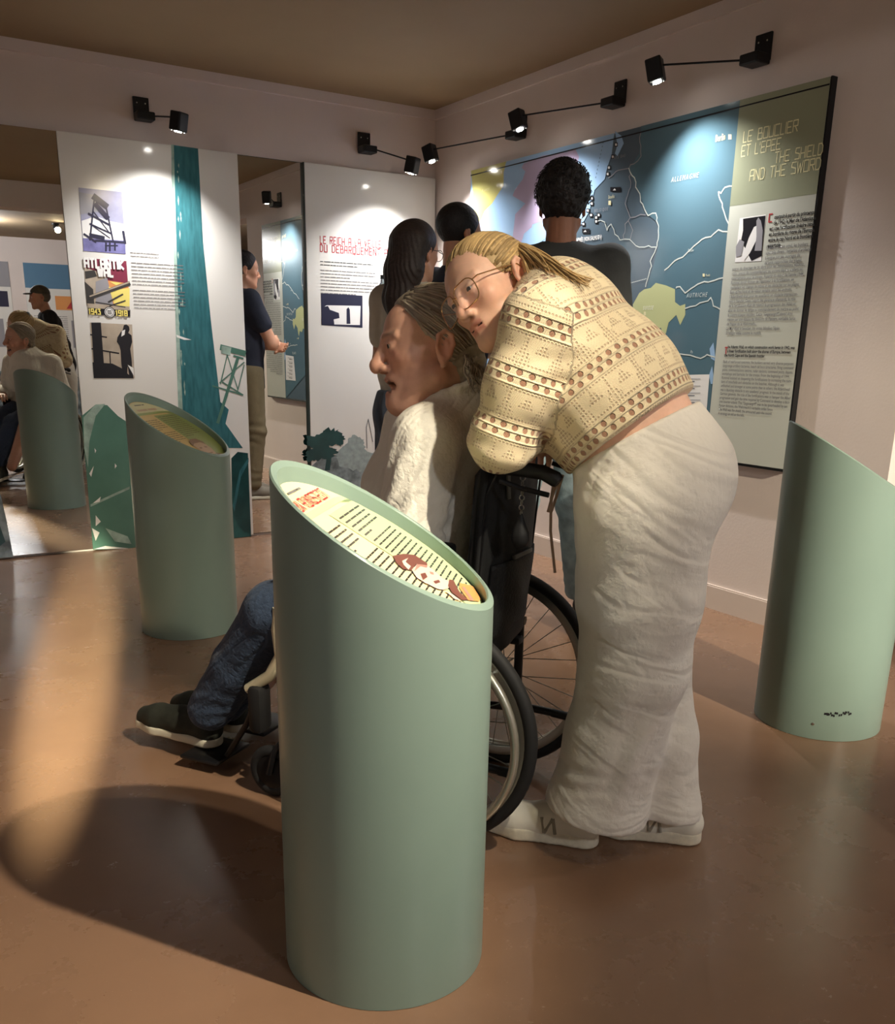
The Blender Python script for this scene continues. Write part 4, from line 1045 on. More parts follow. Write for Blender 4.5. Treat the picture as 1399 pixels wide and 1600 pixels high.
def combed(T, c0, rad, pole, n, cc, count, k0, k1, wave, seed, far=1.0, npt=9, jitter=.3):
    """locks lying on the hair cap, running from the hairline (plane n.q = cc) towards the pole direction"""
    rnd = random.Random(seed); out = []; c0 = np.array(c0); rad = np.array(rad); p = unit(pole); n = np.array(n)
    while len(out) < count:
        a = V(rnd.gauss(0, 1), rnd.gauss(0, 1), rnd.gauss(0, 1)); a = unit(a - p * (a @ p)); ts = []
        for t in np.linspace(.08, 3.0, 40):
            e = p * math.cos(t) + a * math.sin(t); q = c0 + e * rad
            if q @ n > cc - .002: break
            ts.append(t)
        if len(ts) < 6: continue
        t1 = ts[-1] * rnd.uniform(1 - jitter, 1) if len(ts) < 40 else rnd.uniform(.5, 2.8)
        t0 = rnd.uniform(.05, .25) if far >= 1 else t1 * (1 - far)
        k = rnd.uniform(k0, k1); ph = rnd.uniform(0, 6.28); b = np.cross(p, a); pts = []
        for j in range(npt):
            s_ = j / (npt - 1); t = t1 + (t0 - t1) * s_; e = p * math.cos(t) + a * math.sin(t) + b * wave * math.sin(s_ * 9 + ph) * s_
            kk = k * (.975 + .025 * min(1, s_ * 5))
            pts.append(T(*(c0 + unit(e) * rad * kk)))
        out.append(pts)
    return out
# ------------------------------------------------------------------ wheelchair (own axes: x right, y forward, z up)
TH = math.radians(124.0325); AXR = V(math.sin(TH), -math.cos(TH), 0); AXF = V(math.cos(TH), math.sin(TH), 0)
WO = V(-2.0928, -3.6551, 0); RZ = TH - math.pi / 2
def LW(x, y, lx):
    """pixel -> wheelchair coordinates on the plane x = lx"""
    p = on_plane(x, y, AXR, AXR @ WO + lx) - WO
    return V(p @ AXR, p @ AXF, p[2])
def dirL(v): return V(v @ AXR, v @ AXF, v[2])       # world direction -> wheelchair axes
WCM = Matrix.Translation(Vector(WO)) @ Matrix.Rotation(RZ, 4, 'Z')
LOCAL[0] = WCM        # wheelchair, man and woman are built in the wheelchair's axes
M_rub = mat('tyre_rubber', rgb(30, 30, 31), .7, noise=.1, nscale=40)
M_alu = mat('wheel_aluminium', rgb(176, 176, 168), .32, .9)
M_rim = mat('push_rim_silver', rgb(206, 204, 190), .28, .85)
M_steel = mat('spoke_steel', rgb(150, 148, 140), .3, 1.0)
M_frame = mat('frame_black', rgb(20, 20, 22), .35)
M_champ = mat('frame_champagne', rgb(216, 206, 176), .3, .35)
M_nylon = mat('black_nylon', rgb(19, 20, 21), .75, noise=.15, nscale=60, bump=.15, bscale=300)
M_grip = mat('grip_rubber', rgb(24, 24, 25), .6)
wc = empty('wheelchair', WO, RZ); tag(wc, 'black folding wheelchair with silver push rims, carrying the seated man', 'wheelchair')
RW = .298
for sx in (-1, 1):
    cx = sx * .25; c = V(cx, 0, RW)
    hub = MB().lathe(c - V(.045, 0, 0), (1, 0, 0), [(0, .012), (.004, .024), (.012, .026), (.014, .016), (.076, .016), (.078, .026), (.086, .024), (.09, .012)], 24)
    wh = hub.build('rear_wheel', M_alu, wc, True)
    MB().ring(c, (1, 0, 0), RW - .0165, .0165, 72, 12).build('tyre', M_rub, wh, True)
    rm = MB()
    n = 72; prof = [(-.010, RW - .028), (-.012, RW - .040), (-.006, RW - .052), (.006, RW - .052), (.012, RW - .040), (.010, RW - .028)]
    vv = []; ff = []
    for k in range(n):
        a = 2 * math.pi * k / n
        vv += [c + V(h_, R_ * math.cos(a), R_ * math.sin(a)) for h_, R_ in prof]
    for k in range(n):
        for i in range(6): ff.append((k * 6 + i, k * 6 + (i + 1) % 6, ((k + 1) % n) * 6 + (i + 1) % 6, ((k + 1) % n) * 6 + i))
    rm.add(vv, ff).build('rim', M_alu, wh, True)
    ho = c + V(sx * .042, 0, 0)
    MB().ring(ho, (1, 0, 0), .258, .0105, 72, 10).build('push_rim', M_rim, wh, True)
    for k in range(6):
        pm = MB()
        a = 2 * math.pi * k / 6 + .3; e = V(0, math.cos(a), math.sin(a)); pm.tube([c + e * (RW - .046) + V(sx * .006, 0, 0), ho + e * .258], .004, 6).build('rim_bracket', M_alu, wh, True)
    for k in range(28):
        a = 2 * math.pi * k / 28; side = 1 if k % 2 else -1; b = a + (.55 if (k // 2) % 2 else -.55)
        e0 = V(side * .036, .024 * math.cos(b), .024 * math.sin(b)); e1 = V(0, (RW - .05) * math.cos(a), (RW - .05) * math.sin(a))
        MB().tube([c + e0, c + e1], .0014, 5).build('spoke', M_steel, wh)
fr = MB()
for sx in (-1, 1):
    x = sx * .205; xb = sx * .175
    fr.tube([(x, -.085, .30), (x, -.085, .44), (xb, -.087, .52), (xb, -.095, .70), (xb, -.108, .900), (xb, -.125, .922), (xb, -.15, .925)], .0125, 12)
    fr.tube([(x, -.10, .46), (x, .10, .47), (x, .34, .47), (x, .40, .455), (x, .42, .42)], .0125, 12)
    fr.tube([(x, -.085, .20), (x, .10, .19), (x, .36, .19)], .0115, 12)
    fr.tube([(x, -.085, .20), (x, -.085, .32)], .0125, 12)
    fr.tube([(x, .36, .19), (x, .38, .30), (x, .395, .44)], .0125, 12)
    fr.tube([(x, 0, RW), (sx * .25, 0, RW)], .011, 10)
    fr.tube([(x, -.085, .25), (x, 0, RW)], .014, 10); fr.tube([(x, 0, RW), (x, .12, .25), (x, .18, .19)], .011, 10)
    fr.tube([(x, -.085, .21), (x, -.20, .205)], .011, 10)
fr.tube([(-.205, .10, .46), (.205, .16, .19)], .010, 10); fr.tube([(.205, .10, .46), (-.205, .16, .19)], .010, 10)
fr.build('frame', M_frame, wc, True)
MB().box((-.20, -.085, .465), (.20, .36, .480)).build('seat_sling', M_nylon, wc)
MB().box((-.19, -.075, .481), (.19, .35, .525), bev=.015).build('seat_cushion', M_nylon, wc, True)
# back upholstery: bowed sheets with thickness
def sheet(name, x0, x1, z0, z1, off, thick, m, parent, n1=16, n2=18):
    vv = []; ff = []
    for side in (0, 1):
        for j in range(n2):
            z = z0 + (z1 - z0) * j / (n2 - 1)
            for i in range(n1):
                x = x0 + (x1 - x0) * i / (n1 - 1); bow = .040 * max(0, 1 - (x / .185) ** 2) * (.5 + .5 * (1 - abs(z - .68) / .25))
                y = -.088 - (z - .5) * .06 - .016 - bow - off + (thick if side else 0) + .004 * math.sin(z * 40 + x * 30) * (1 - abs(x) / .2)
                vv.append((x, y, z))
    N0 = n1 * n2
    for j in range(n2 - 1):
        for i in range(n1 - 1):
            a = j * n1 + i; ff.append((a, a + 1, a + n1 + 1, a + n1)); ff.append((N0 + a, N0 + a + n1, N0 + a + n1 + 1, N0 + a + 1))
    for i in range(n1 - 1): ff.append((i, N0 + i, N0 + i + 1, i + 1)); a = (n2 - 1) * n1 + i; ff.append((a, a + 1, N0 + a + 1, N0 + a))
    for j in range(n2 - 1): a = j * n1; ff.append((a, a + n1, N0 + a + n1, N0 + a)); a = j * n1 + n1 - 1; ff.append((a, N0 + a, N0 + a + n1, a + n1))
    return mesh(name, vv, ff, m, parent, True)
bk = sheet('back_upholstery', -.190, .185, .45, .915, 0, .014, M_nylon, wc)
sheet('back_pocket', -.15, .15, .50, .69, .006, .008, mat('pocket_nylon', rgb(27, 28, 29), .7, bump=.3, bscale=120), bk)
sheet('pocket_flap_edge', -.06, .05, .690, .700, .008, .008, mat('nylon_edging', rgb(84, 84, 80), .5), bk)
sheet('strap', -.10, -.085, .84, .90, .004, .006, mat('nylon_edging', rgb(84, 84, 80), .5), bk)
e0 = LW(786, 996, .17); e1 = LW(815, 1003, .17)
MB().box((.155, e1[1], e0[2] - .012), (.19, -.07, e0[2] + .008), bev=.005).build('rail_end', M_grip, wc, True)
for sx in (-1, 1):
    x = sx * .175
    g = MB().tube([(x, -.148, .925), (x, -.16, .925), (x, -.255, .918), (x, -.285, .905), (x, -.292, .900)], .016, 14, rr=[.015, .0175, .0165, .0175, .014]).build('push_handle', M_grip, wc, True)
    MB().tube([(x + sx * .012, -.16, .895), (x + sx * .014, -.21, .882), (x + sx * .014, -.275, .872)], .006, 8).build('brake_lever', M_frame, g, True)
    MB().tube([(x + sx * .012, -.15, .905), (x + sx * .012, -.13, .86), (x + sx * .010, -.11, .60), (x + sx * .02, -.05, .42)], .003, 6).build('brake_cable', M_frame, g, True)
    x = sx * .205
    arm = MB().box((x - .022, -.06, .715), (x + .022, .20, .745), bev=.01).build('armrest', M_grip, wc, True)
    for y_ in (.17, -.02): MB().tube([(x, y_, .47), (x, y_, .72)], .010, 8).build('armrest_post', M_frame, arm, True)
    MB().box((x - .004, -.06, .50), (x + .004, .22, .68), bev=.003).build('side_guard', M_nylon, arm)
    # front hanger, foot plate, calf pad
    hg = MB().tube([(x, .425, .53), (x, .432, .47), (x, .425, .40), (x, .46, .34), (x, .53, .29)], .016, 12).build('leg_rest', M_champ, wc, True)
    MB().tube([(x - sx * .02, .50, .30), (x - sx * .05, .58, .16), (x - sx * .06, .66, .045)], .009, 10).build('hanger_tube', M_frame, hg, True)
    MB().box((x - sx * .17, .66, .030), (x - sx * .01, .79, .042), bev=.005).build('foot_plate', M_frame, hg, True)
    MB().box((x - .03, .475, .175), (x + .03, .520, .31), bev=.016).build('calf_pad', M_grip, hg, True)
    # caster
    cc = V(sx * .215, .452, .073)
    cs = MB().ring(cc, (1, 0, 0), .056, .017, 40, 10).build('caster_wheel', M_rub, wc, True)
    MB().lathe(cc - V(.018, 0, 0), (1, 0, 0), [(0, .012), (.004, .046), (.012, .050), (.024, .050), (.032, .046), (.036, .012)], 28).build('caster_hub', M_frame, cs, True)
    MB().tube([cc + V(.024, 0, 0), cc + V(.024, -.02, .07), cc + V(0, -.04, .105)], .008, 8).tube([cc - V(.024, 0, 0), cc - V(.024, .02, -.07), cc + V(0, -.04, .105)], .008, 8).tube([cc + V(0, -.04, .10), cc + V(0, -.045, .18)], .014, 10).build('caster_fork', M_frame, cs, True)
    MB().tube([(x, -.19, .205), (x, -.27, .20)], .012, 10).build('tipping_lever', M_grip, wc, True)
    MB().tube([(x + sx * .02, .20, .47), (x + sx * .035, .23, .52), (x + sx * .035, .21, .60)], .006, 8).build('parking_brake', M_frame, wc, True)
# key pendant hanging from the far handle
pz = LW(814, 832, -.178)
kp = empty('key_pendant', Vector(WCM @ Vector((-.178, pz[1], pz[2]))), RZ); tag(kp, 'black drop-shaped pendant on a short chain hanging from the wheelchair handle by the elbow', 'pendant')
ch = MB()
for i in range(8): ch.ring((-.178, pz[1], pz[2] + .045 + i * .011), (1, 0, 0) if i % 2 else (0, 1, 0), .0055, .0015, 12, 5)
ch.build('chain', M_steel, kp, True)
MB().lathe((-.178, pz[1], pz[2] + .042), (0, 0, -1), [(0, .004), (.012, .008), (.04, .020), (.058, .022), (.072, .016), (.078, .006)], 20).build('drop', M_grip, kp, True)
LOCAL[0] = False
# ------------------------------------------------------------------ shoes
def shoe(parent, heel, toe, L, upper, sole, sm=1.0, emblem=None, pitch=0.0, chunky=1.0, laces=None):
    """heel and toe: ground points of the sole; returns the shoe object"""
    heel = np.array(heel, float); d = np.array(toe, float) - heel; d = unit(d); up = unit(np.cross(np.cross(d, V(0, 0, 1)), d)); sd = np.cross(d, up)
    T = lambda a, b, c: heel + d * a * L + sd * b + up * c
    lo = np.min([T(a, b, c) for a in (-.1, 1.1) for b in (-.07, .07) for c in (-.03, .17)], 0); hi = np.max([T(a, b, c) for a in (-.1, 1.1) for b in (-.07, .07) for c in (-.03, .17)], 0)
    F = Field(lo, hi, .0042)
    F.cone(T(.13, 0, .052), T(.16, 0, .095), .037, .036, .01)
    F.cone(T(.12, 0, .045), T(.45, 0, .050), .036, .039, .02)
    F.cone(T(.32, 0, .075), T(.60, 0, .052), .030, .030, .02)
    F.cone(T(.45, 0, .045), T(.74, .002, .036), .041, .044, .02)
    F.cone(T(.74, .002, .034), T(.90, .002, .030), .044, .034, .02)
    F.cone(T(.17, 0, .13), T(.16, 0, .095), .026, .028, .006, 's')
    F.half(T(0, 0, .016 * chunky), -up, .002)
    o = F.build('shoe', upper, parent)
    G = Field(lo, hi, .0042)
    for a, b, ra, rb in ((.13, .42, .040, .039), (.42, .72, .039, .049), (.72, .91, .049, .036)): G.cone(T(a, 0, .0), T(b, .002, .0), ra, rb, .01, flat=(up, 3.0))
    G.half(T(0, 0, .026 * chunky), up, .005); G.half(T(0, 0, 0), -up, .003)
    G.build('sole', sole, o)
    lc = MB()
    for i in range(5):
        a = .40 + i * .055; z = .098 - i * .0105
        lc.tube([T(a, -.028, z - .012), T(a + .005, 0, z), T(a, .028, z - .012)], .0028, 6)
    lc.build('lace', laces or upper, o, True)
    if emblem:
        for sg in (-1, 1):
            m = MB(); a0, w, z0, z1 = .36, .10, .034, .072; off = sg * .0445
            for p, q in (((0, 0), (0, 1)), ((0, 1), (1, 0)), ((1, 0), (1, 1))):
                m.tube([T(a0 + w * p[0] + .03 * p[1], off - sg * .006 * p[1], z0 + (z1 - z0) * p[1]), T(a0 + w * q[0] + .03 * q[1], off - sg * .006 * q[1], z0 + (z1 - z0) * q[1])], .0045, 6)
            m.build('side_emblem', emblem, o)
    return o
def ring_pts(c, a, b, n=20, t0=0.0, t1=6.2832): return [np.array(c) + np.array(a) * math.cos(t) + np.array(b) * math.sin(t) for t in np.linspace(t0, t1, n)]

# ------------------------------------------------------------------ the seated man
LOCAL[0] = WCM
def crease_cloth(name, col, ang, scale, strength, fine, dist=.012, rough=.85):
    """cloth with sharp drag creases running at an angle in the side plane, plus fine crumple"""
    m = bpy.data.materials.new(name); m.use_nodes = True; nt = m.node_tree; b = nt.nodes['Principled BSDF']
    b.inputs['Base Color'].default_value = col; b.inputs['Roughness'].default_value = rough; b.inputs['Sheen Weight'].default_value = .06
    tc = nt.nodes.new('ShaderNodeTexCoord')
    rot = nt.nodes.new('ShaderNodeMapping'); rot.inputs['Rotation'].default_value = (ang, 0, 0); nt.links.new(tc.outputs['Object'], rot.inputs[0])
    mp = nt.nodes.new('ShaderNodeMapping'); mp.inputs['Scale'].default_value = scale; nt.links.new(rot.outputs[0], mp.inputs[0])
    n1 = nt.nodes.new('ShaderNodeTexNoise'); n1.inputs['Scale'].default_value = 1.0; n1.inputs['Detail'].default_value = 2.5; n1.inputs['Distortion'].default_value = .6; nt.links.new(mp.outputs[0], n1.inputs['Vector'])
    n2 = nt.nodes.new('ShaderNodeTexNoise'); n2.inputs['Scale'].default_value = fine; n2.inputs['Detail'].default_value = 5; nt.links.new(tc.outputs['Object'], n2.inputs['Vector'])
    r1 = (NX(nt, n1.outputs['Fac']) - .5).abs().smooth(0.0, .10)
    r2 = (NX(nt, n2.outputs['Fac']) - .5).abs().smooth(0.0, .16)
    h = r1 + r2 * .35
    bp = nt.nodes.new('ShaderNodeBump'); bp.inputs['Strength'].default_value = strength; bp.inputs['Distance'].default_value = dist
    nt.links.new(h.s, bp.inputs['Height']); nt.links.new(bp.outputs[0], b.inputs['Normal'])
    return m
M_shirt = crease_cloth('crinkled_white_cotton', rgb(228, 223, 210), math.radians(62), (4, 3.0, 14), .28, 40)
def denim(name, r, g, b, k=.22): return mat(name, rgb(r, g, b), .85, noise=k, nscale=22, bump=.25, bscale=240)
M_jean = crease_cloth('dark_blue_denim', rgb(50, 66, 90), math.radians(40), (4, 3.5, 13), .35, 40)
man = empty('person', Vector(WCM @ Vector((0, .1, .0))), RZ)
tag(man, 'seated person in white shirt and blue jeans in the wheelchair, mouth open', 'person')
hc = V(-.079, .068, 1.162); hB = head_frame((-.60, .80, -.005), (.134, .104, .985)); hs = 1.10
ho = dict(nose=.121, nosew=1.22, jowl=.006, open=.0155, eyeh=.0042, dbl=True, hairc=rgb(120, 108, 94), browk=.55, stubble=.35, lip=rgb(158, 92, 84), lipk=.5)
F = Field((-.36, -.16, .05), (.36, .95, 1.36), .011, ((-.22, .10), (-.08, .24), (1.0, 1.33)), .0028)
T = lambda x, y, z: hc + hs * (hB @ V(x, y, z))
# hidden trunk and limbs, neck
F.cone((0, .07, .62), (0, .07, .85), .12, .12, .03, flat=((1, 0, 0), 1.2)).cone((0, .07, .85), (-.01, .02, 1.0), .12, .085, .03, flat=((1, 0, 0), 1.3))
F.cone((-.02, .01, .98), T(0, -.03, -.05), .066, .062, .03)
for sx in (-1, 1):
    F.chain([(sx * .17, .02, .97), (sx * .235, .04, .74), (sx * .16, .29, .715)], [.05, .045, .033], .02)
    F.chain([(sx * .09, .06, .58), (sx * .13, .47, .50), (sx * .10, .74, .15)], [.08, .06, .04], .03)
    add_hand(F, (sx * .155, .305, .712), (-sx * .5, .85, -.12), (0, 0, -1), -sx, .45)
add_head(F, hc, hB, hs, ho)
skin_man = rgb(212, 164, 140)
F.build('body', M_skin, man, skin_colours(hc, hB, hs, skin_man, ho))
add_eyes(hc, hB, hs, man)
# shirt
F = Field((-.36, -.16, .52), (.36, .42, 1.17), .0058)
F.cone((0, .085, .58), (0, .090, .84), .150, .156, .03, flat=((1, 0, 0), 1.22)).cone((0, .090, .84), (-.01, .055, .985), .156, .105, .04, flat=((1, 0, 0), 1.35))
F.cone((-.03, .0, 1.06), (-.01, .05, .97), .070, .12, .05)
for sx in (-1, 1):
    F.cone((sx * .165, .025, .975), (-.03, .0, 1.03), .072, .06, .05)
    F.chain([(sx * .185, .025, .965), (sx * .245, .035, .74)], [.080, .073], .035)
    F.chain([(sx * .245, .035, .74), (sx * .175, .27, .715)], [.070, .055], .03)
F.folds((-.26, .04, .78), .16, (0, .35, 1), .045, .006, 1); F.folds((-.20, .08, .90), .2, (.2, .9, .35), .055, .005, 2); F.folds((-.12, .18, .80), .22, (.3, 1, .2), .06, .005, 3); F.folds((-.22, -.02, .72), .16, (0, .6, .8), .035, .005, 9)
F.noise(.0012, 45, 4)
# neck opening and stand collar
nc = T(0, -.03, -.085); 
F.cone((-.02, .05, .96), (-.05, .095, .985), .12, .095, .04)
cl = ring_pts((-.055, .055, 1.060), (.022, -.118, .048), (.080, .024, -.006), 24)
F.cone(V(-.03, .01, 1.02), T(0, -.02, -.03), .064, .070, .006, 's')
for a, b in zip(cl, cl[1:]): F.cone(a, b, .0085, .0085, .010)
F.half((0, .2, .56), (0, 0, -1), .01)
sh = F.build('shirt', M_shirt, man)
# jeans
F = Field((-.30, -.10, .06), (.26, .95, .68), .0068)
F.cone((-.06, .04, .585), (.06, .04, .585), .115, .115, .03)
F.chain([(-.10, .06, .580), (-.135, .485, .492), (-.118, .63, .31), (-.112, .735, .165)], [.108, .083, .072, .066], .02)
F.chain([(.09, .06, .580), (.02, .485, .482), (-.015, .64, .30), (-.03, .755, .15)], [.105, .080, .070, .065], .02)
F.folds((-.15, .48, .48), .14, (.1, .6, .8), .05, .004, 5); F.folds((-.14, .62, .32), .16, (0, .8, .6), .06, .005, 6); F.folds((-.12, .70, .2), .12, (0, -.2, 1), .045, .004, 7); F.folds((-.02, .70, .2), .14, (0, .7, .7), .06, .004, 8)
F.half((-.1, .74, .11), (0, .42, -.9), .006)
F.build('jeans', M_jean, man)
M_sh1 = mat('shoe_olive_black', rgb(40, 42, 34), .8, noise=.2, nscale=60); M_so1 = mat('shoe_sole_white', rgb(206, 200, 180), .6)
shoe(man, (-.105, .715, .046), (-.085, 1.03, .052), .315, M_sh1, M_so1, laces=M_frame)
shoe(man, (.02, .715, .046), (.05, 1.01, .046), .300, M_sh1, M_so1, laces=M_frame)
# hair: combed back, wavy at the nape
M_grey = mat('grey_hair', rgb(156, 144, 126), .55, noise=.25, nscale=60, spec=.4)
F = Field(hc - .17, hc + .19, .0045)
F.ell(T(0, -.016, .048), [q * hs for q in (.084, .108, .091)], hB, .01)
F.ell(T(0, -.075, -.03), [q * hs for q in (.066, .046, .070)], hB, .03)
n = hB @ unit(V(0, .80, -.56)); F.half(T(0, .072, .092), n, .014)
for sx in (-1, 1): F.ell(T(sx * .085, .002, -.010), [q * hs for q in (.03, .036, .036)], hB, .012, 's')
F.half(T(0, -.05, -.088), hB @ V(0, .5, -1), .01)
F.folds(T(-.05, -.03, .05), .2, hB @ V(.2, .35, 1), .016, .0016, 1); F.folds(T(-.05, -.09, -.03), .14, hB @ V(0, .7, 1), .022, .003, 2)
hr = F.build('hair', M_grey, man)
ls = combed(T, (0, -.016, .048), (.0855, .1095, .0925), (0, -.75, -.65), unit(V(0, .80, -.56)), unit(V(0, .80, -.56)) @ V(0, .072, .092), 420, 1.0, 1.035, .05, 21)
rnd = random.Random(4)
for i in range(150):
    a = rnd.uniform(-1.4, 1.4); pts = []; l = rnd.uniform(.05, .09)
    for j in range(8):
        t = j / 7; wv = .006 * math.sin(t * 11 + i * 1.7)
        pts.append(T((.072 + .012 * t) * math.sin(a) + wv, -.045 - (.062 + .018 * t * t) * math.cos(a) - .006 * t + wv * .5, .035 - l * t - .05))
    ls.append(pts)
strands('hair_strands', ls, .0026, .0008, rgb(166, 154, 136), hr, .35)

# ------------------------------------------------------------------ the leaning woman
def knit_material():
    m = bpy.data.materials.new('openwork_knit'); m.use_nodes = True; nt = m.node_tree; b = nt.nodes['Principled BSDF']
    a = nt.nodes.new('ShaderNodeAttribute'); a.attribute_name = 'col'
    sp = nt.nodes.new('ShaderNodeSeparateXYZ'); nt.links.new(a.outputs['Vector'], sp.inputs[0])
    u, v = NX(nt, sp.outputs[0]), NX(nt, sp.outputs[1])
    P_ = .105
    ph = (v + .002 * 1).mod(P_)                        # position inside one repeat of bands
    row = (v / P_).floor()
    # eyelet bands: two rows of oval holes
    def holes(uc, vc, su, sv, r, vo, du=0.0):
        x = ((uc + du).mod(su) - su / 2) / r; y = (vc - vo) / (r * sv)
        return (x * x + y * y).sqrt()
    h1 = holes(u, ph, .021, 1.15, .0052, .010); h2 = holes(u, ph, .021, 1.15, .0052, .027, .0105)
    big = h1.mn(h2)
    # lace field: triangles and zigzags of small holes
    g = .0068
    hx = ((u).mod(g) - g / 2) / .0021; hy = ((ph).mod(g) - g / 2) / .0021
    small = (hx * hx + hy * hy).sqrt()
    mo = u.mod(.064) - .032                            # motif coordinate
    tri = (mo.abs() - (ph - .048) * .62).lt(0.0) * ph.gt(.046) * ph.lt(.074)
    zig = ((mo.abs() - .020) - ((ph - .088).abs()) * .5).abs().lt(.0036) * ph.gt(.046)
    bord = ((ph - .042).abs().lt(.0034)).mx((ph - .098).abs().lt(.0030)).mx((mo.abs() - .0295).abs().lt(.0022) * ph.gt(.042))
    fld = tri.mx(zig).mx(bord)
    hs_ = small.smooth(1.25, .75) * fld
    hb_ = big.smooth(1.15, .85)
    hole = (hs_ * .45).mx(hb_)
    # cords along the bands and fine stitches
    rib = ((ph - .001).abs().smooth(.004, 0.0)).mx((ph - .0185).abs().smooth(.003, 0.0)).mx((ph - .036).abs().smooth(.004, 0.0))
    st = (u * 1900).sin() * (v * 1500).sin()
    hgt = rib * 1.0 - hole * 1.6 + st * .10
    bp = nt.nodes.new('ShaderNodeBump'); bp.inputs['Strength'].default_value = .9; bp.inputs['Distance'].default_value = .0035
    nt.links.new(hgt.s, bp.inputs['Height']); nt.links.new(bp.outputs[0], b.inputs['Normal'])
    mx = nt.nodes.new('ShaderNodeMix'); mx.data_type = 'RGBA'; nt.links.new(hole.s, mx.inputs[0])
    mx.inputs[6].default_value = rgb(226, 208, 172); mx.inputs[7].default_value = rgb(164, 122, 96)
    nt.links.new(mx.outputs[2], b.inputs['Base Color']); b.inputs['Roughness'].default_value = .85; b.inputs['Sheen Weight'].default_value = .15
    return m
M_knit = knit_material()
M_linen = crease_cloth('white_linen', rgb(228, 222, 212), math.radians(-28), (2.5, 2.4, 10), .24, 20)
wb = V(-.04, -.40, 0)
wom = empty('person', Vector(WCM @ Vector(wb)), RZ)
tag(wom, 'blond person in cream knit top and white trousers leaning on the wheelchair', 'person')
hc = V(-.150, -.120, 1.284); hB = head_frame((-.885, .43, -.155), (.115, .545, .83)); hs = 1.0
ho = dict(nose=.115, nosew=1.0, jowl=.003, open=.0026, eyeh=.0026, hairc=rgb(150, 122, 86), browk=.22, lip=rgb(196, 112, 104), lipk=.65)
T = lambda x, y, z: hc + hs * (hB @ V(x, y, z))
shN, elN = LW(848, 505, -.255), LW(784, 688, -.275)
shF = V(.10, shN[1], shN[2] - .01); elF = V(.20, -.16, 1.00)
up_, mid_, hem_ = LW(888, 545, -.09), LW(945, 612, -.09), LW(985, 672, -.09)
nb = LW(872, 470, -.12)                    # base of the neck
pel = LW(1016, 742, -.08)
wrN = V(-.035, -.205, .985); wrF = V(.05, -.17, .985)
F = Field((-.40, -.78, .05), (.32, .06, 1.46), .012, ((-.30, -.02), (-.26, .02), (1.14, 1.44)), .0027)
F.chain([pel, hem_, mid_, up_], [.135, .128, .125, .115], .04, flat=((1, 0, 0), 1.12))
F.cone(nb, T(0, -.03, -.05), .062, .054, .03)
F.chain([shN, elN, elN + (wrN - elN) * .9, wrN], [.055, .045, .036, .030], .02); F.chain([shF, elF, wrF], [.055, .045, .030], .02)
F.cone(up_, shN, .10, .06, .04).cone(up_, shF, .10, .06, .04)
for kx, (kn, an) in enumerate(((LW(985, 1040, -.13), V(-.095, -.375, .09)), (LW(1005, 1040, .0), V(.035, -.565, .09)))):
    F.chain([pel + V(-.09 if kx == 0 else .09, 0, -.04), kn, an], [.10, .065, .04], .03)
add_hand(F, wrN, (.93, .30, -.12), (0, 0, -1), 1, .5, .92); add_hand(F, wrF, (-.75, -.2, -.25), (0, 0, -1), -1, .55, .92)
add_head(F, hc, hB, hs, ho)
skin_w = rgb(222, 178, 154)
F.build('body', M_skin, wom, skin_colours(hc, hB, hs, skin_w, ho))
add_eyes(hc, hB, hs, wom)
# knit top
F = Field((-.42, -.68, .84), (.32, .02, 1.36), .0052)
F.chain([hem_, mid_, up_], [.158, .160, .150], .04, flat=((1, 0, 0), 1.16))
F.cone(up_, nb, .140, .085, .05, flat=((1, 0, 0), 1.1))
F.cone(up_ + (nb - up_) * .5, shN, .10, .076, .05).cone(up_ + (nb - up_) * .5, shF, .10, .076, .05)
cuffN = elN + (wrN - elN) * .34; cuffF = elF + (wrF - elF) * .3
F.chain([shN, (shN + elN) / 2 + V(-.006, -.004, 0), elN, cuffN], [.080, .074, .064, .058], .030); F.chain([shF, elF, cuffF], [.078, .066, .058], .03)
F.folds(elN, .14, unit(shN - elN), .05, .004, 1); F.folds(LW(870, 610, -.2), .16, V(.2, .7, .6), .06, .006, 2); F.folds(LW(900, 700, -.2), .18, V(0, .8, -.5), .05, .005, 3); F.folds(LW(860, 560, -.25), .12, unit(shN - elN) + V(0, .8, 0), .05, .005, 4)
F.noise(.002, 40, 5)
hb = LW(1080, 606, -.09); hf = LW(882, 752, -.09); hn = unit(hb - hf); hn = V(0, -hn[2], hn[1]); hn = hn if hn[2] < 0 else -hn; F.half(hf, hn, .006)
vv, ff = F.mesh()
axT = unit(hem_ - up_); sdT = unit(np.cross(axT, V(1, 0, 0)))
axA = unit(elN - shN); dA = np.linalg.norm(np.cross(vv - shN, axA), axis=1); tA = (vv - shN) @ axA; LA = np.linalg.norm(elN - shN)
dT = np.linalg.norm(np.cross(vv - up_, axT), axis=1)
arm = (vv[:, 0] < -.165) & (dA < .098) & (tA > -.035) & (vv[:, 1] > -.34) & ((dA - .078) < (dT - .165) + .01)
pat = np.zeros((len(vv), 3))
rel = vv - up_; th = np.arctan2(rel @ sdT, -rel[:, 0]); pat[:, 0] = th * .175 + 5; pat[:, 1] = rel @ axT + 5 * .105 + .02
ra = vv - shN; ex = unit(np.cross(axA, V(1, 0, 0))); th = np.arctan2(ra @ ex, -ra[:, 0]); pat[arm, 0] = th[arm] * .074 + 3; pat[arm, 1] = tA[arm] + 5 * .105 + .012
kn = mesh('knit_top', vv, ff, M_knit, wom, True, pat)
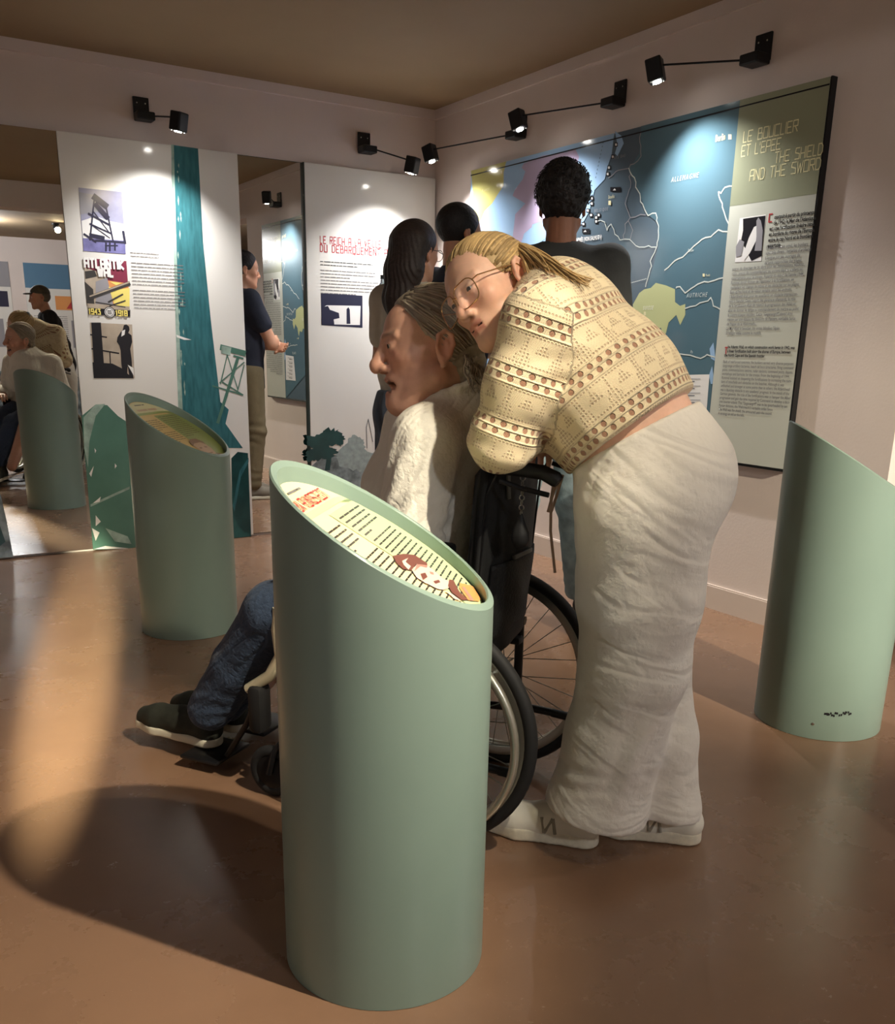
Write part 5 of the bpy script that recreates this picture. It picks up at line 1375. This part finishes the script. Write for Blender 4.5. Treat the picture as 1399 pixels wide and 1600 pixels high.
# ribbed edges
M_rib = mat('knit_rib', rgb(224, 206, 170), .85, bump=.4, bscale=260)
def hoop(name, c, n, r, tube, parent, flatx=1.0):
    n = unit(n); a = V(1, 0, 0); a = unit(a - n * (a @ n)); b = np.cross(n, a)
    MB().tube([np.array(c) + r * flatx * a * math.cos(t) + r * b * math.sin(t) for t in np.linspace(0, 2 * math.pi, 48, endpoint=False)], tube, 8, closed=True).build(name, M_rib, parent, True)
# trousers
F = Field((-.34, -.84, .05), (.26, -.12, 1.12), .0058)
wst = LW(992, 672, -.09)
F.cone(wst, pel, .146, .165, .05, flat=((1, 0, 0), 1.10))
F.ell(LW(1050, 752, -.08), (.185, .125, .135), None, .06)
kN, sN, hN = LW(992, 1035, -.125), LW(962, 1150, -.105), LW(932, 1262, -.098)
F.chain([LW(1008, 800, -.15), LW(1000, 930, -.135), kN, sN, hN, hN + V(0, .012, -.06)], [.150, .135, .120, .114, .118, .122], .03)
F.chain([LW(1010, 800, .02), LW(1005, 930, .01), LW(1008, 1035, .015), LW(1030, 1150, .03), LW(1036, 1262, .035), LW(1036, 1262, .035) - V(0, 0, .05)], [.140, .125, .105, .092, .090, .090], .025)
for px_, py_, rd, n_, wv, am, sd_ in ((945, 880, .16, (0, .42, .9), .075, .0026, 1), (990, 965, .22, (0, .55, .84), .085, .0030, 2), (920, 1075, .10, (0, -.1, 1), .036, .0030, 3), (985, 1100, .22, (0, .75, .66), .09, .0034, 4), (905, 1215, .10, (0, .3, .95), .042, .0034, 5), (950, 760, .15, (0, 1, .2), .055, .0022, 6), (1055, 1180, .18, (0, 1, .2), .06, .0034, 7), (990, 1215, .2, (0, 1, .25), .085, .0040, 9)):
    F.folds(LW(px_, py_, -.20), rd, n_, wv, am, sd_, 1.6)
F.noise(.0018, 24, 3)
wn = unit(LW(1085, 636, -.09) - LW(893, 742, -.09)); wn = np.array([0, -wn[2], wn[1]]); wn = wn if wn[2] > 0 else -wn
F.half(LW(985, 686, -.09) + wn * .0, wn, .006)
F.half((0, -.22, .135), (0, .17, -1), .004)
tr_ = F.build('trousers', M_linen, wom)
# seam, pocket edge, drawstring
seam = MB()
seam.tube([LW(x, y, l) for x, y, l in ((985, 712, -.245), (982, 760, -.262), (980, 800, -.272), (978, 850, -.277))], .0016, 5)
dr = MB()
for pts in (((880, 742), (872, 770), (862, 800), (857, 800), (866, 768), (878, 744)), ((868, 742), (862, 780), (861, 830), (868, 895))):
    dr.tube([LW(x, y, -.12) for x, y in pts], .0035, 6)
dr.build('drawstring', mat('cord_pink', rgb(176, 150, 130), .8), tr_, True)
M_sh2 = mat('shoe_white_leather', rgb(232, 228, 214), .5, noise=.03, nscale=30); M_so2 = mat('shoe_sole_offwhite', rgb(222, 214, 194), .6, noise=.08, nscale=80); M_em = mat('shoe_emblem_grey', rgb(150, 144, 130), .6)
shoe(wom, (-.088, -.412, .001), (-.122, -.15, .001), .275, M_sh2, M_so2, emblem=M_em, chunky=1.35)
shoe(wom, (.043, -.640, .001), (-.012, -.38, .001), .275, M_sh2, M_so2, emblem=M_em, chunky=1.35)
# hair pulled back into a ponytail
M_blond = mat('blond_hair', rgb(176, 148, 104), .5, noise=.3, nscale=70, spec=.45)
F = Field(hc - .16, hc + .17, .0042)
F.ell(T(0, -.014, .045), (.0815, .104, .0905), hB, .01)
n = hB @ unit(V(0, .74, -.67)); F.half(T(0, .090, .083), n, .010)
for sx in (-1, 1): F.ell(T(sx * .088, -.006, -.012), (.03, .034, .040), hB, .012, 's')
F.folds(T(-.05, 0, .06), .2, hB @ V(.2, -.45, 1), .011, .0012, 1)
hr = F.build('hair', M_blond, wom)
tie = T(.0, -.088, .098)
rnd = random.Random(5)
ls = combed(T, (0, -.014, .045), (.0825, .105, .0915), (0, -.088, .053), unit(V(0, .74, -.67)), unit(V(0, .74, -.67)) @ V(0, .090, .083), 420, 1.0, 1.022, .012, 5, jitter=.12)
for i in range(330):      # the tail, falling over neck and shoulder
    gr = rnd.choice((0, 1, 2, 2))
    ex, ey = ((rnd.uniform(885, 930), rnd.uniform(434, 450)), (rnd.uniform(850, 905), rnd.uniform(428, 450)), (rnd.uniform(822, 858), rnd.uniform(455, 492)))[gr]
    e = LW(ex, ey, rnd.uniform(-.235, -.175)); r_ = rnd.uniform(-1, 1)
    m1 = LW(815 + 10 * r_, 372 + rnd.uniform(-12, 16), -.15); m2 = LW((852, 848, 846)[gr] + 12 * r_, (412, 410, 430)[gr] + rnd.uniform(-14, 14), -.19)
    P0 = tie + V(rnd.uniform(-.012, .012), rnd.uniform(-.012, .012), rnd.uniform(-.012, .012)); pts = []
    for j in range(11):
        t = j / 10; c_ = [(1 - t) ** 3, 3 * t * (1 - t) ** 2, 3 * t * t * (1 - t), t ** 3]; pts.append(P0 * c_[0] + m1 * c_[1] + m2 * c_[2] + e * c_[3])
    ls.append(pts)
strands('hair_strands', ls, .0028, .0009, rgb(188, 158, 110), hr, .38)
MB().ring(tie, dirL(RT) * .7 + dirL(UP) * .3, .017, .010, 20, 8).build('hair_tie', mat('hair_tie_grey', rgb(150, 164, 168), .7), hr, True)
# glasses
M_gold = mat('gold_wire', rgb(214, 176, 132), .25, .9)
M_lens = mat('lens_glass', rgb(235, 235, 240), .03, alpha=.14, spec=.8)
gl = MB()
def lens_pts(sx): return [T(sx * (.034 + .0300 * math.copysign(abs(math.cos(t)) ** .6, math.cos(t))), .1125 - .010 * ((.034 + .028 * math.cos(t)) / .062) ** 2, -.004 + .0265 * math.copysign(abs(math.sin(t)) ** .62, math.sin(t)) - .003 * math.cos(t)) for t in np.linspace(0, 2 * math.pi, 36, endpoint=False)]
for sx in (-1, 1): gl.tube(lens_pts(sx), .0013, 6, closed=True)
gl.tube([T(-.007, .112, .004), T(0, .1155, .007), T(.007, .112, .004)], .0014, 6)
for sx in (-1, 1): gl.tube([T(sx * .0625, .103, .010), T(sx * .071, .094, .013), T(sx * .083, .03, .016), T(sx * .084, -.012, .018), T(sx * .083, -.03, .0)], .0014, 6); 
go = gl.build('eyeglasses', M_gold, wom, True)
for sx in (-1, 1):
    lp = lens_pts(sx); mesh('lens', lp, [tuple(range(len(lp)))], M_lens, go)
MB().lathe(T(-.083, -.012, -.04), hB @ V(-1, 0, 0), [(0, .003), (.002, .003), (.003, .001)], 10).ring(T(-.084, -.012, -.046), hB @ V(0, 1, 0), .004, .001, 14, 5).build('earring', M_gold, wom, True)
LOCAL[0] = False
# ------------------------------------------------------------------ standing visitors (own axes: x right, y forward, z up, for a height of 1.75)
def visitor(label, loc, heading, height, skin, top, trousers, shoes, hair, sleeve=.55, arms=None, legs=None, shirt_len=.84, hairstyle='short', step=.0085, lean=0.0, turn=0.0, width=1.0, soles=None, wide=1.0, extra=None):
    LOCAL[0] = Matrix.Translation(Vector((loc[0], loc[1], 0))) @ Matrix.Rotation(math.radians(heading) - math.pi / 2, 4, 'Z') @ Matrix.Scale(height / 1.75, 4)
    p = empty('person', (loc[0], loc[1], 0), math.radians(heading) - math.pi / 2); tag(p, label, 'person')
    ly = lambda z: lean * max(0, z - .95)
    A = arms or [((-.235, -.02, 1.14), (-.25, .03, .90)), ((.235, -.02, 1.14), (.25, .03, .90))]
    G = legs or [((-.10, .02, .50), (-.115, -.02, .085)), ((.10, .02, .50), (.115, -.02, .085))]
    S_ = [V(-.175 * width, ly(1.42), 1.415), V(.175 * width, ly(1.42), 1.415)]
    A = [[V(a[0], a[1] + ly(a[2]), a[2]), V(b[0], b[1] + ly(b[2]), b[2])] for a, b in A]
    hc = V(0, .015 + ly(1.62), 1.615); ang = math.radians(turn); hB = head_frame((-math.sin(ang), math.cos(ang), -.05), (0, .05, 1))
    T = lambda x, y, z: hc + hB @ V(x, y, z)
    o = dict(hairc=hair[0], browk=.7)
    xs = [q[0] for a in A for q in a]; ys = [q[1] for a in A for q in a] + [q[1] for g in G for q in g]
    lo = V(min(-.26, min(xs) - .1), min(-.2, min(ys) - .15), 0.03); hi = V(max(.26, max(xs) + .1), max(.22 + ly(1.75), max(ys) + .2), 1.80)
    F = Field(lo, hi, step)
    F.chain([(0, 0, .95), (0, ly(1.15), 1.15), (0, ly(1.36), 1.36)], [.10, .095, .10], .05, flat=((1, 0, 0), 1.35)); F.cone((0, -.005 + ly(1.42), 1.42), T(0, -.025, -.05), .062, .055, .03)
    for i, sx in ((0, -1), (1, 1)):
        F.cone((0, ly(1.38), 1.38), S_[i], .07, .052, .04); F.chain([S_[i], A[i][0], A[i][1]], [.052, .043, .031], .02)
        F.chain([(sx * .09, 0, .93), G[i][0], G[i][1]], [.085, .058, .042], .04)
        add_hand(F, A[i][1], A[i][1] - A[i][0], V(-sx, .1, .05), 1 if sx < 0 else -1, .35)
    add_head(F, hc, hB, 1.0, o)
    F.build('body', M_skin, p, skin_colours(hc, hB, 1.0, skin, o))
    add_eyes(hc, hB, 1.0, p)
    # top
    F = Field(V(lo[0], lo[1], shirt_len - .05), V(hi[0], hi[1], 1.56), step * .85)
    F.chain([(0, 0, shirt_len), (0, ly(1.1), 1.10), (0, ly(1.34), 1.34)], [.128, .124, .122], .05, flat=((1, 0, 0), 1.38 * width)); F.cone((0, ly(1.35), 1.36), (0, ly(1.45), 1.455), .10, .068, .05)
    for i in (0, 1):
        F.cone((0, ly(1.42), 1.42), S_[i], .06, .066, .05); e = A[i][0]
        if sleeve <= 1: F.chain([S_[i], S_[i] + (e - S_[i]) * sleeve], [.072, .068], .03); end = S_[i] + (e - S_[i]) * (sleeve + .02); F_n = unit(e - S_[i])
        else: F.chain([S_[i], e, e + (A[i][1] - e) * (sleeve - 1)], [.068, .058, .048], .03)
    F.folds((0, -.08 + ly(1.1), 1.08), .3, (.25, 0, 1), .10, .006, 3); F.folds((.12, -.06, 1.25), .2, (.8, 0, .6), .07, .005, 4); F.folds((-.12, .02, 1.2), .2, (-.7, .2, .6), .08, .005, 5)
    F.cone((0, ly(1.44), 1.45), (0, .02 + ly(1.52), 1.54), .063, .066, .005, 's'); F.half((0, 0, shirt_len), (0, 0, -1), .008)
    F.build('top', top, p)
    # trousers
    F = Field(V(lo[0], lo[1], .06), V(hi[0], hi[1], 1.10), step * .85)
    F.chain([(0, -.005, .93), (0, 0, 1.03)], [.120, .112], .04, flat=((1, 0, 0), 1.3)); F.ell((0, -.05, .90), (.155, .085, .10), None, .04)
    for i, sx in ((0, -1), (1, 1)): F.chain([V(sx * .088, -.005, .90), G[i][0], G[i][1] + V(0, 0, .03)], [.108, .078 * wide, .066 * wide], .03); F.folds(G[i][0], .2, (0, .3, 1), .07, .006, 7 + i); F.folds(G[i][1] + V(0, 0, .08), .14, (0, .2, 1), .045, .006, 9 + i)
    F.half((0, 0, .075), (0, 0, -1), .004); F.half((0, 0, 1.05), (0, 0, 1), .004)
    F.build('trousers', trousers, p)
    for i, sx in ((0, -1), (1, 1)):
        a = G[i][1]; shoe(p, (a[0], a[1] - .06, .001), (a[0] + sx * .03, a[1] + .2, .001), .275, shoes, soles or shoes)
    # hair
    F = Field(hc - V(.16, .2, .42 if hairstyle == 'long' else .16), hc + .17, .006)
    hm = mat('hair_' + hair[1], hair[0], .6, noise=.3, nscale=60, bump=.6 if hairstyle == 'curly' else .2, bscale=90)
    if hairstyle == 'cap':
        F.ell(T(0, -.012, .055), (.084, .106, .088), hB, .01); F.half(T(0, 0, .045), hB @ V(0, .1, -1), .006); F.ell(T(0, .11, .050), (.062, .062, .010), hB, .01)
        F.build('flat_cap', hm, p)
        F = Field(hc - .15, hc + .15, .006); F.ell(T(0, -.03, .02), (.081, .088, .075), hB, .01); F.half(T(0, -.02, 0), hB @ V(0, 1, -.2), .01); F.half(T(0, 0, .05), hB @ V(0, 0, 1), .004); hr = F.build('hair', mat('hair_grey_short', rgb(90, 80, 70), .7), p)
    else:
        th_ = .026 if hairstyle == 'curly' else .012
        F.ell(T(0, -.016, .048), (.075 + th_, .098 + th_, .085 + th_), hB, .01); F.half(T(0, .085, .085), hB @ unit(V(0, .80, -.56)), .014)
        for sx in (-1, 1): F.ell(T(sx * .092, .004, -.014), (.03, .034, .036), hB, .012, 's')
        F.half(T(0, -.05, -.075), hB @ V(0, .4, -1), .012)
        if hairstyle == 'curly': F.noise(.006, 190, 2); F.noise(.004, 420, 3)
        if hairstyle == 'long':
            F.chain([T(0, -.06, .04), T(0, -.085, -.08), T(-.01, -.10, -.20), T(-.02, -.105, -.29)], [.075, .068, .058, .028], .03, flat=(hB @ V(1, 0, 0), 1.35))
            F.folds(T(0, -.1, -.12), .3, hB @ V(1, 0, .15), .022, .004, 2)
        hr = F.build('hair', hm, p); rnd = random.Random(int(abs(loc[0]) * 1000)); ls = []
        if hairstyle == 'curly':
            for i in range(360):
                a = rnd.uniform(0, 6.28); b = rnd.uniform(-.35, 1.5); e = V(math.cos(a) * math.cos(b), math.sin(a) * math.cos(b), math.sin(b))
                if e[1] > .35 and e[2] < .55: continue
                c0 = V(0, -.016, .048) + e * V(.098, .121, .108); x = unit(np.cross(e, V(.3, .2, 1))); y = np.cross(e, x); r_ = rnd.uniform(.004, .008)
                ls.append([T(*(c0 + e * .004 * j / 2 + (x * math.cos(j * 1.1) + y * math.sin(j * 1.1)) * r_)) for j in range(7)])
            strands('hair_curls', ls, .0017, .001, hair[0], hr, .4, rough=.6)
        elif hairstyle == 'long':
            for i in range(200):
                a = rnd.uniform(-1.35, 1.35); l = rnd.uniform(.2, .33); pts = []
                for j in range(9):
                    t = j / 8; w_ = .006 * math.sin(t * 8 + i); pts.append(T((.09 + .012 * math.sin(3 * t)) * math.sin(a) * (1 - .35 * t) + w_, -.045 - .075 * math.cos(a) - .03 * t, .06 - l * t - .04 * t))
                ls.append(pts)
            strands('hair_strands', ls, .003, .001, hair[0], hr, .4)
    if extra: extra(p, T, hB)
    LOCAL[0] = False
    return p
DARK = (rgb(26, 22, 22), 'black'); BRN = (rgb(44, 34, 32), 'dark_brown')
M_cloth = lambda n, r, g, b, k=.06: mat(n, rgb(r, g, b), .9, noise=k, nscale=25, bump=.15, bscale=160)
# visitor in charcoal tee, back turned, hands before the body
visitor('person with short curly black hair in charcoal T-shirt, seen from behind before the map', (-.86, -2.42), 50, 1.86, rgb(150, 104, 80), M_cloth('charcoal_cotton', 58, 60, 60), denim('light_blue_denim', 128, 146, 152, .25), mat('black_leather', rgb(26, 26, 28), .4), DARK,
        arms=[((-.24, .02, 1.13), (-.10, .22, 1.06)), ((.24, .02, 1.13), (.10, .22, 1.06))], legs=[((-.13, .02, .50), (-.16, -.03, .085)), ((.12, .08, .50), (.16, .14, .085))], hairstyle='curly', wide=1.12, width=1.08)
# visitor in navy tee, arms folded
visitor('person with short black hair in navy T-shirt and khaki trousers, facing the map', (-.77, -1.50), 4, 1.83, rgb(196, 146, 118), M_cloth('navy_cotton', 30, 34, 48), M_cloth('khaki_cotton', 108, 96, 72), M_cloth('grey_suede', 120, 112, 100), DARK,
        arms=[((-.20, .14, 1.12), (.06, .25, 1.14)), ((.20, .14, 1.12), (-.06, .22, 1.10))], soles=mat('shoe_sole_white', rgb(206, 200, 180), .6), shirt_len=.80)
# visitor with long hair, glasses
def girl_extra(p, T, hB):
    g = MB(); 
    for sx in (-1, 1): g.ring(T(sx * .033, .111, .004), hB @ V(0, 1, 0), .024, .0014, 28, 6); g.tube([T(sx * .057, .108, .010), T(sx * .08, .05, .014), T(sx * .083, -.012, .014)], .0015, 6)
    g.tube([T(-.009, .112, .006), T(.009, .112, .006)], .0014, 6); g.build('eyeglasses', M_frame, p, True)
    # denim jacket tied round the waist
    F = Field((-.26, -.24, .58), (.26, .22, 1.06), .0085)
    F.chain([(0, -.01, 1.0), (0, -.02, .92), (0, -.04, .72)], [.138, .146, .13], .03, flat=((1, 0, 0), 1.32)); F.half((0, .05, 0), (0, 1, 0), .01); F.half((0, 0, .64), (0, 0, -1), .01)
    F.cone((-.17, .05, .97), (.02, .14, .96), .03, .03, .02).cone((.17, .05, .97), (0, .14, .96), .03, .03, .02)
    F.folds((0, -.15, .85), .3, (1, 0, .2), .07, .009, 3); F.half((0, 0, 1.02), (0, 0, 1), .01)
    F.build('jacket_at_waist', denim('slate_jacket', 70, 78, 92, .12), p)
visitor('person with long dark hair, glasses and beige shirt, standing before the red heading panel', (-1.205, -1.85), 22, 1.69, rgb(196, 150, 126), M_cloth('beige_cotton', 190, 184, 170), denim('slate_denim', 66, 76, 92, .15), M_cloth('white_canvas', 200, 196, 188), BRN,
        arms=[((-.24, .05, 1.14), (-.13, .24, 1.22)), ((.235, .0, 1.14), (.20, .16, .98))], hairstyle='long', turn=-4, extra=girl_extra)
# visitor with cap, seen only in the wide mirror
visitor('person in flat cap and black T-shirt, seen in the wide mirror', (-1.50, -6.15), 178, 1.74, rgb(196, 146, 118), M_cloth('black_cotton', 30, 30, 32), M_cloth('dark_trousers', 44, 44, 50), mat('black_leather', rgb(26, 26, 28), .4), (rgb(70, 66, 58), 'cap_tweed'), hairstyle='cap', step=.010, lean=.25,
        arms=[((-.24, .06, 1.12), (-.16, .25, .98)), ((.24, .06, 1.12), (.16, .25, .98))])
# water bottle held up in front of the long-haired visitor
bp_ = on_plane(600, 452, (0, 1, 0), -1.62)
bt = empty('water_bottle', (bp_[0], bp_[1], bp_[2] - .12)); tag(bt, 'clear plastic water bottle with grey cap held by the long-haired visitor', 'bottle')
MB().lathe((bp_[0], bp_[1], bp_[2] - .13), (0, 0, 1), [(0, .026), (.004, .031), (.04, .032), (.045, .030), (.05, .032), (.12, .032), (.14, .028), (.158, .014), (.172, .0125)], 24).build('body', mat('clear_plastic', rgb(190, 210, 220), .1, trans=.85, ior=1.3), bt, True)
MB().lathe((bp_[0], bp_[1], bp_[2] + .043), (0, 0, 1), [(0, .015), (.016, .015), (.018, .013)], 20).build('cap', mat('bottle_cap_grey', rgb(90, 104, 112), .5), bt, True)
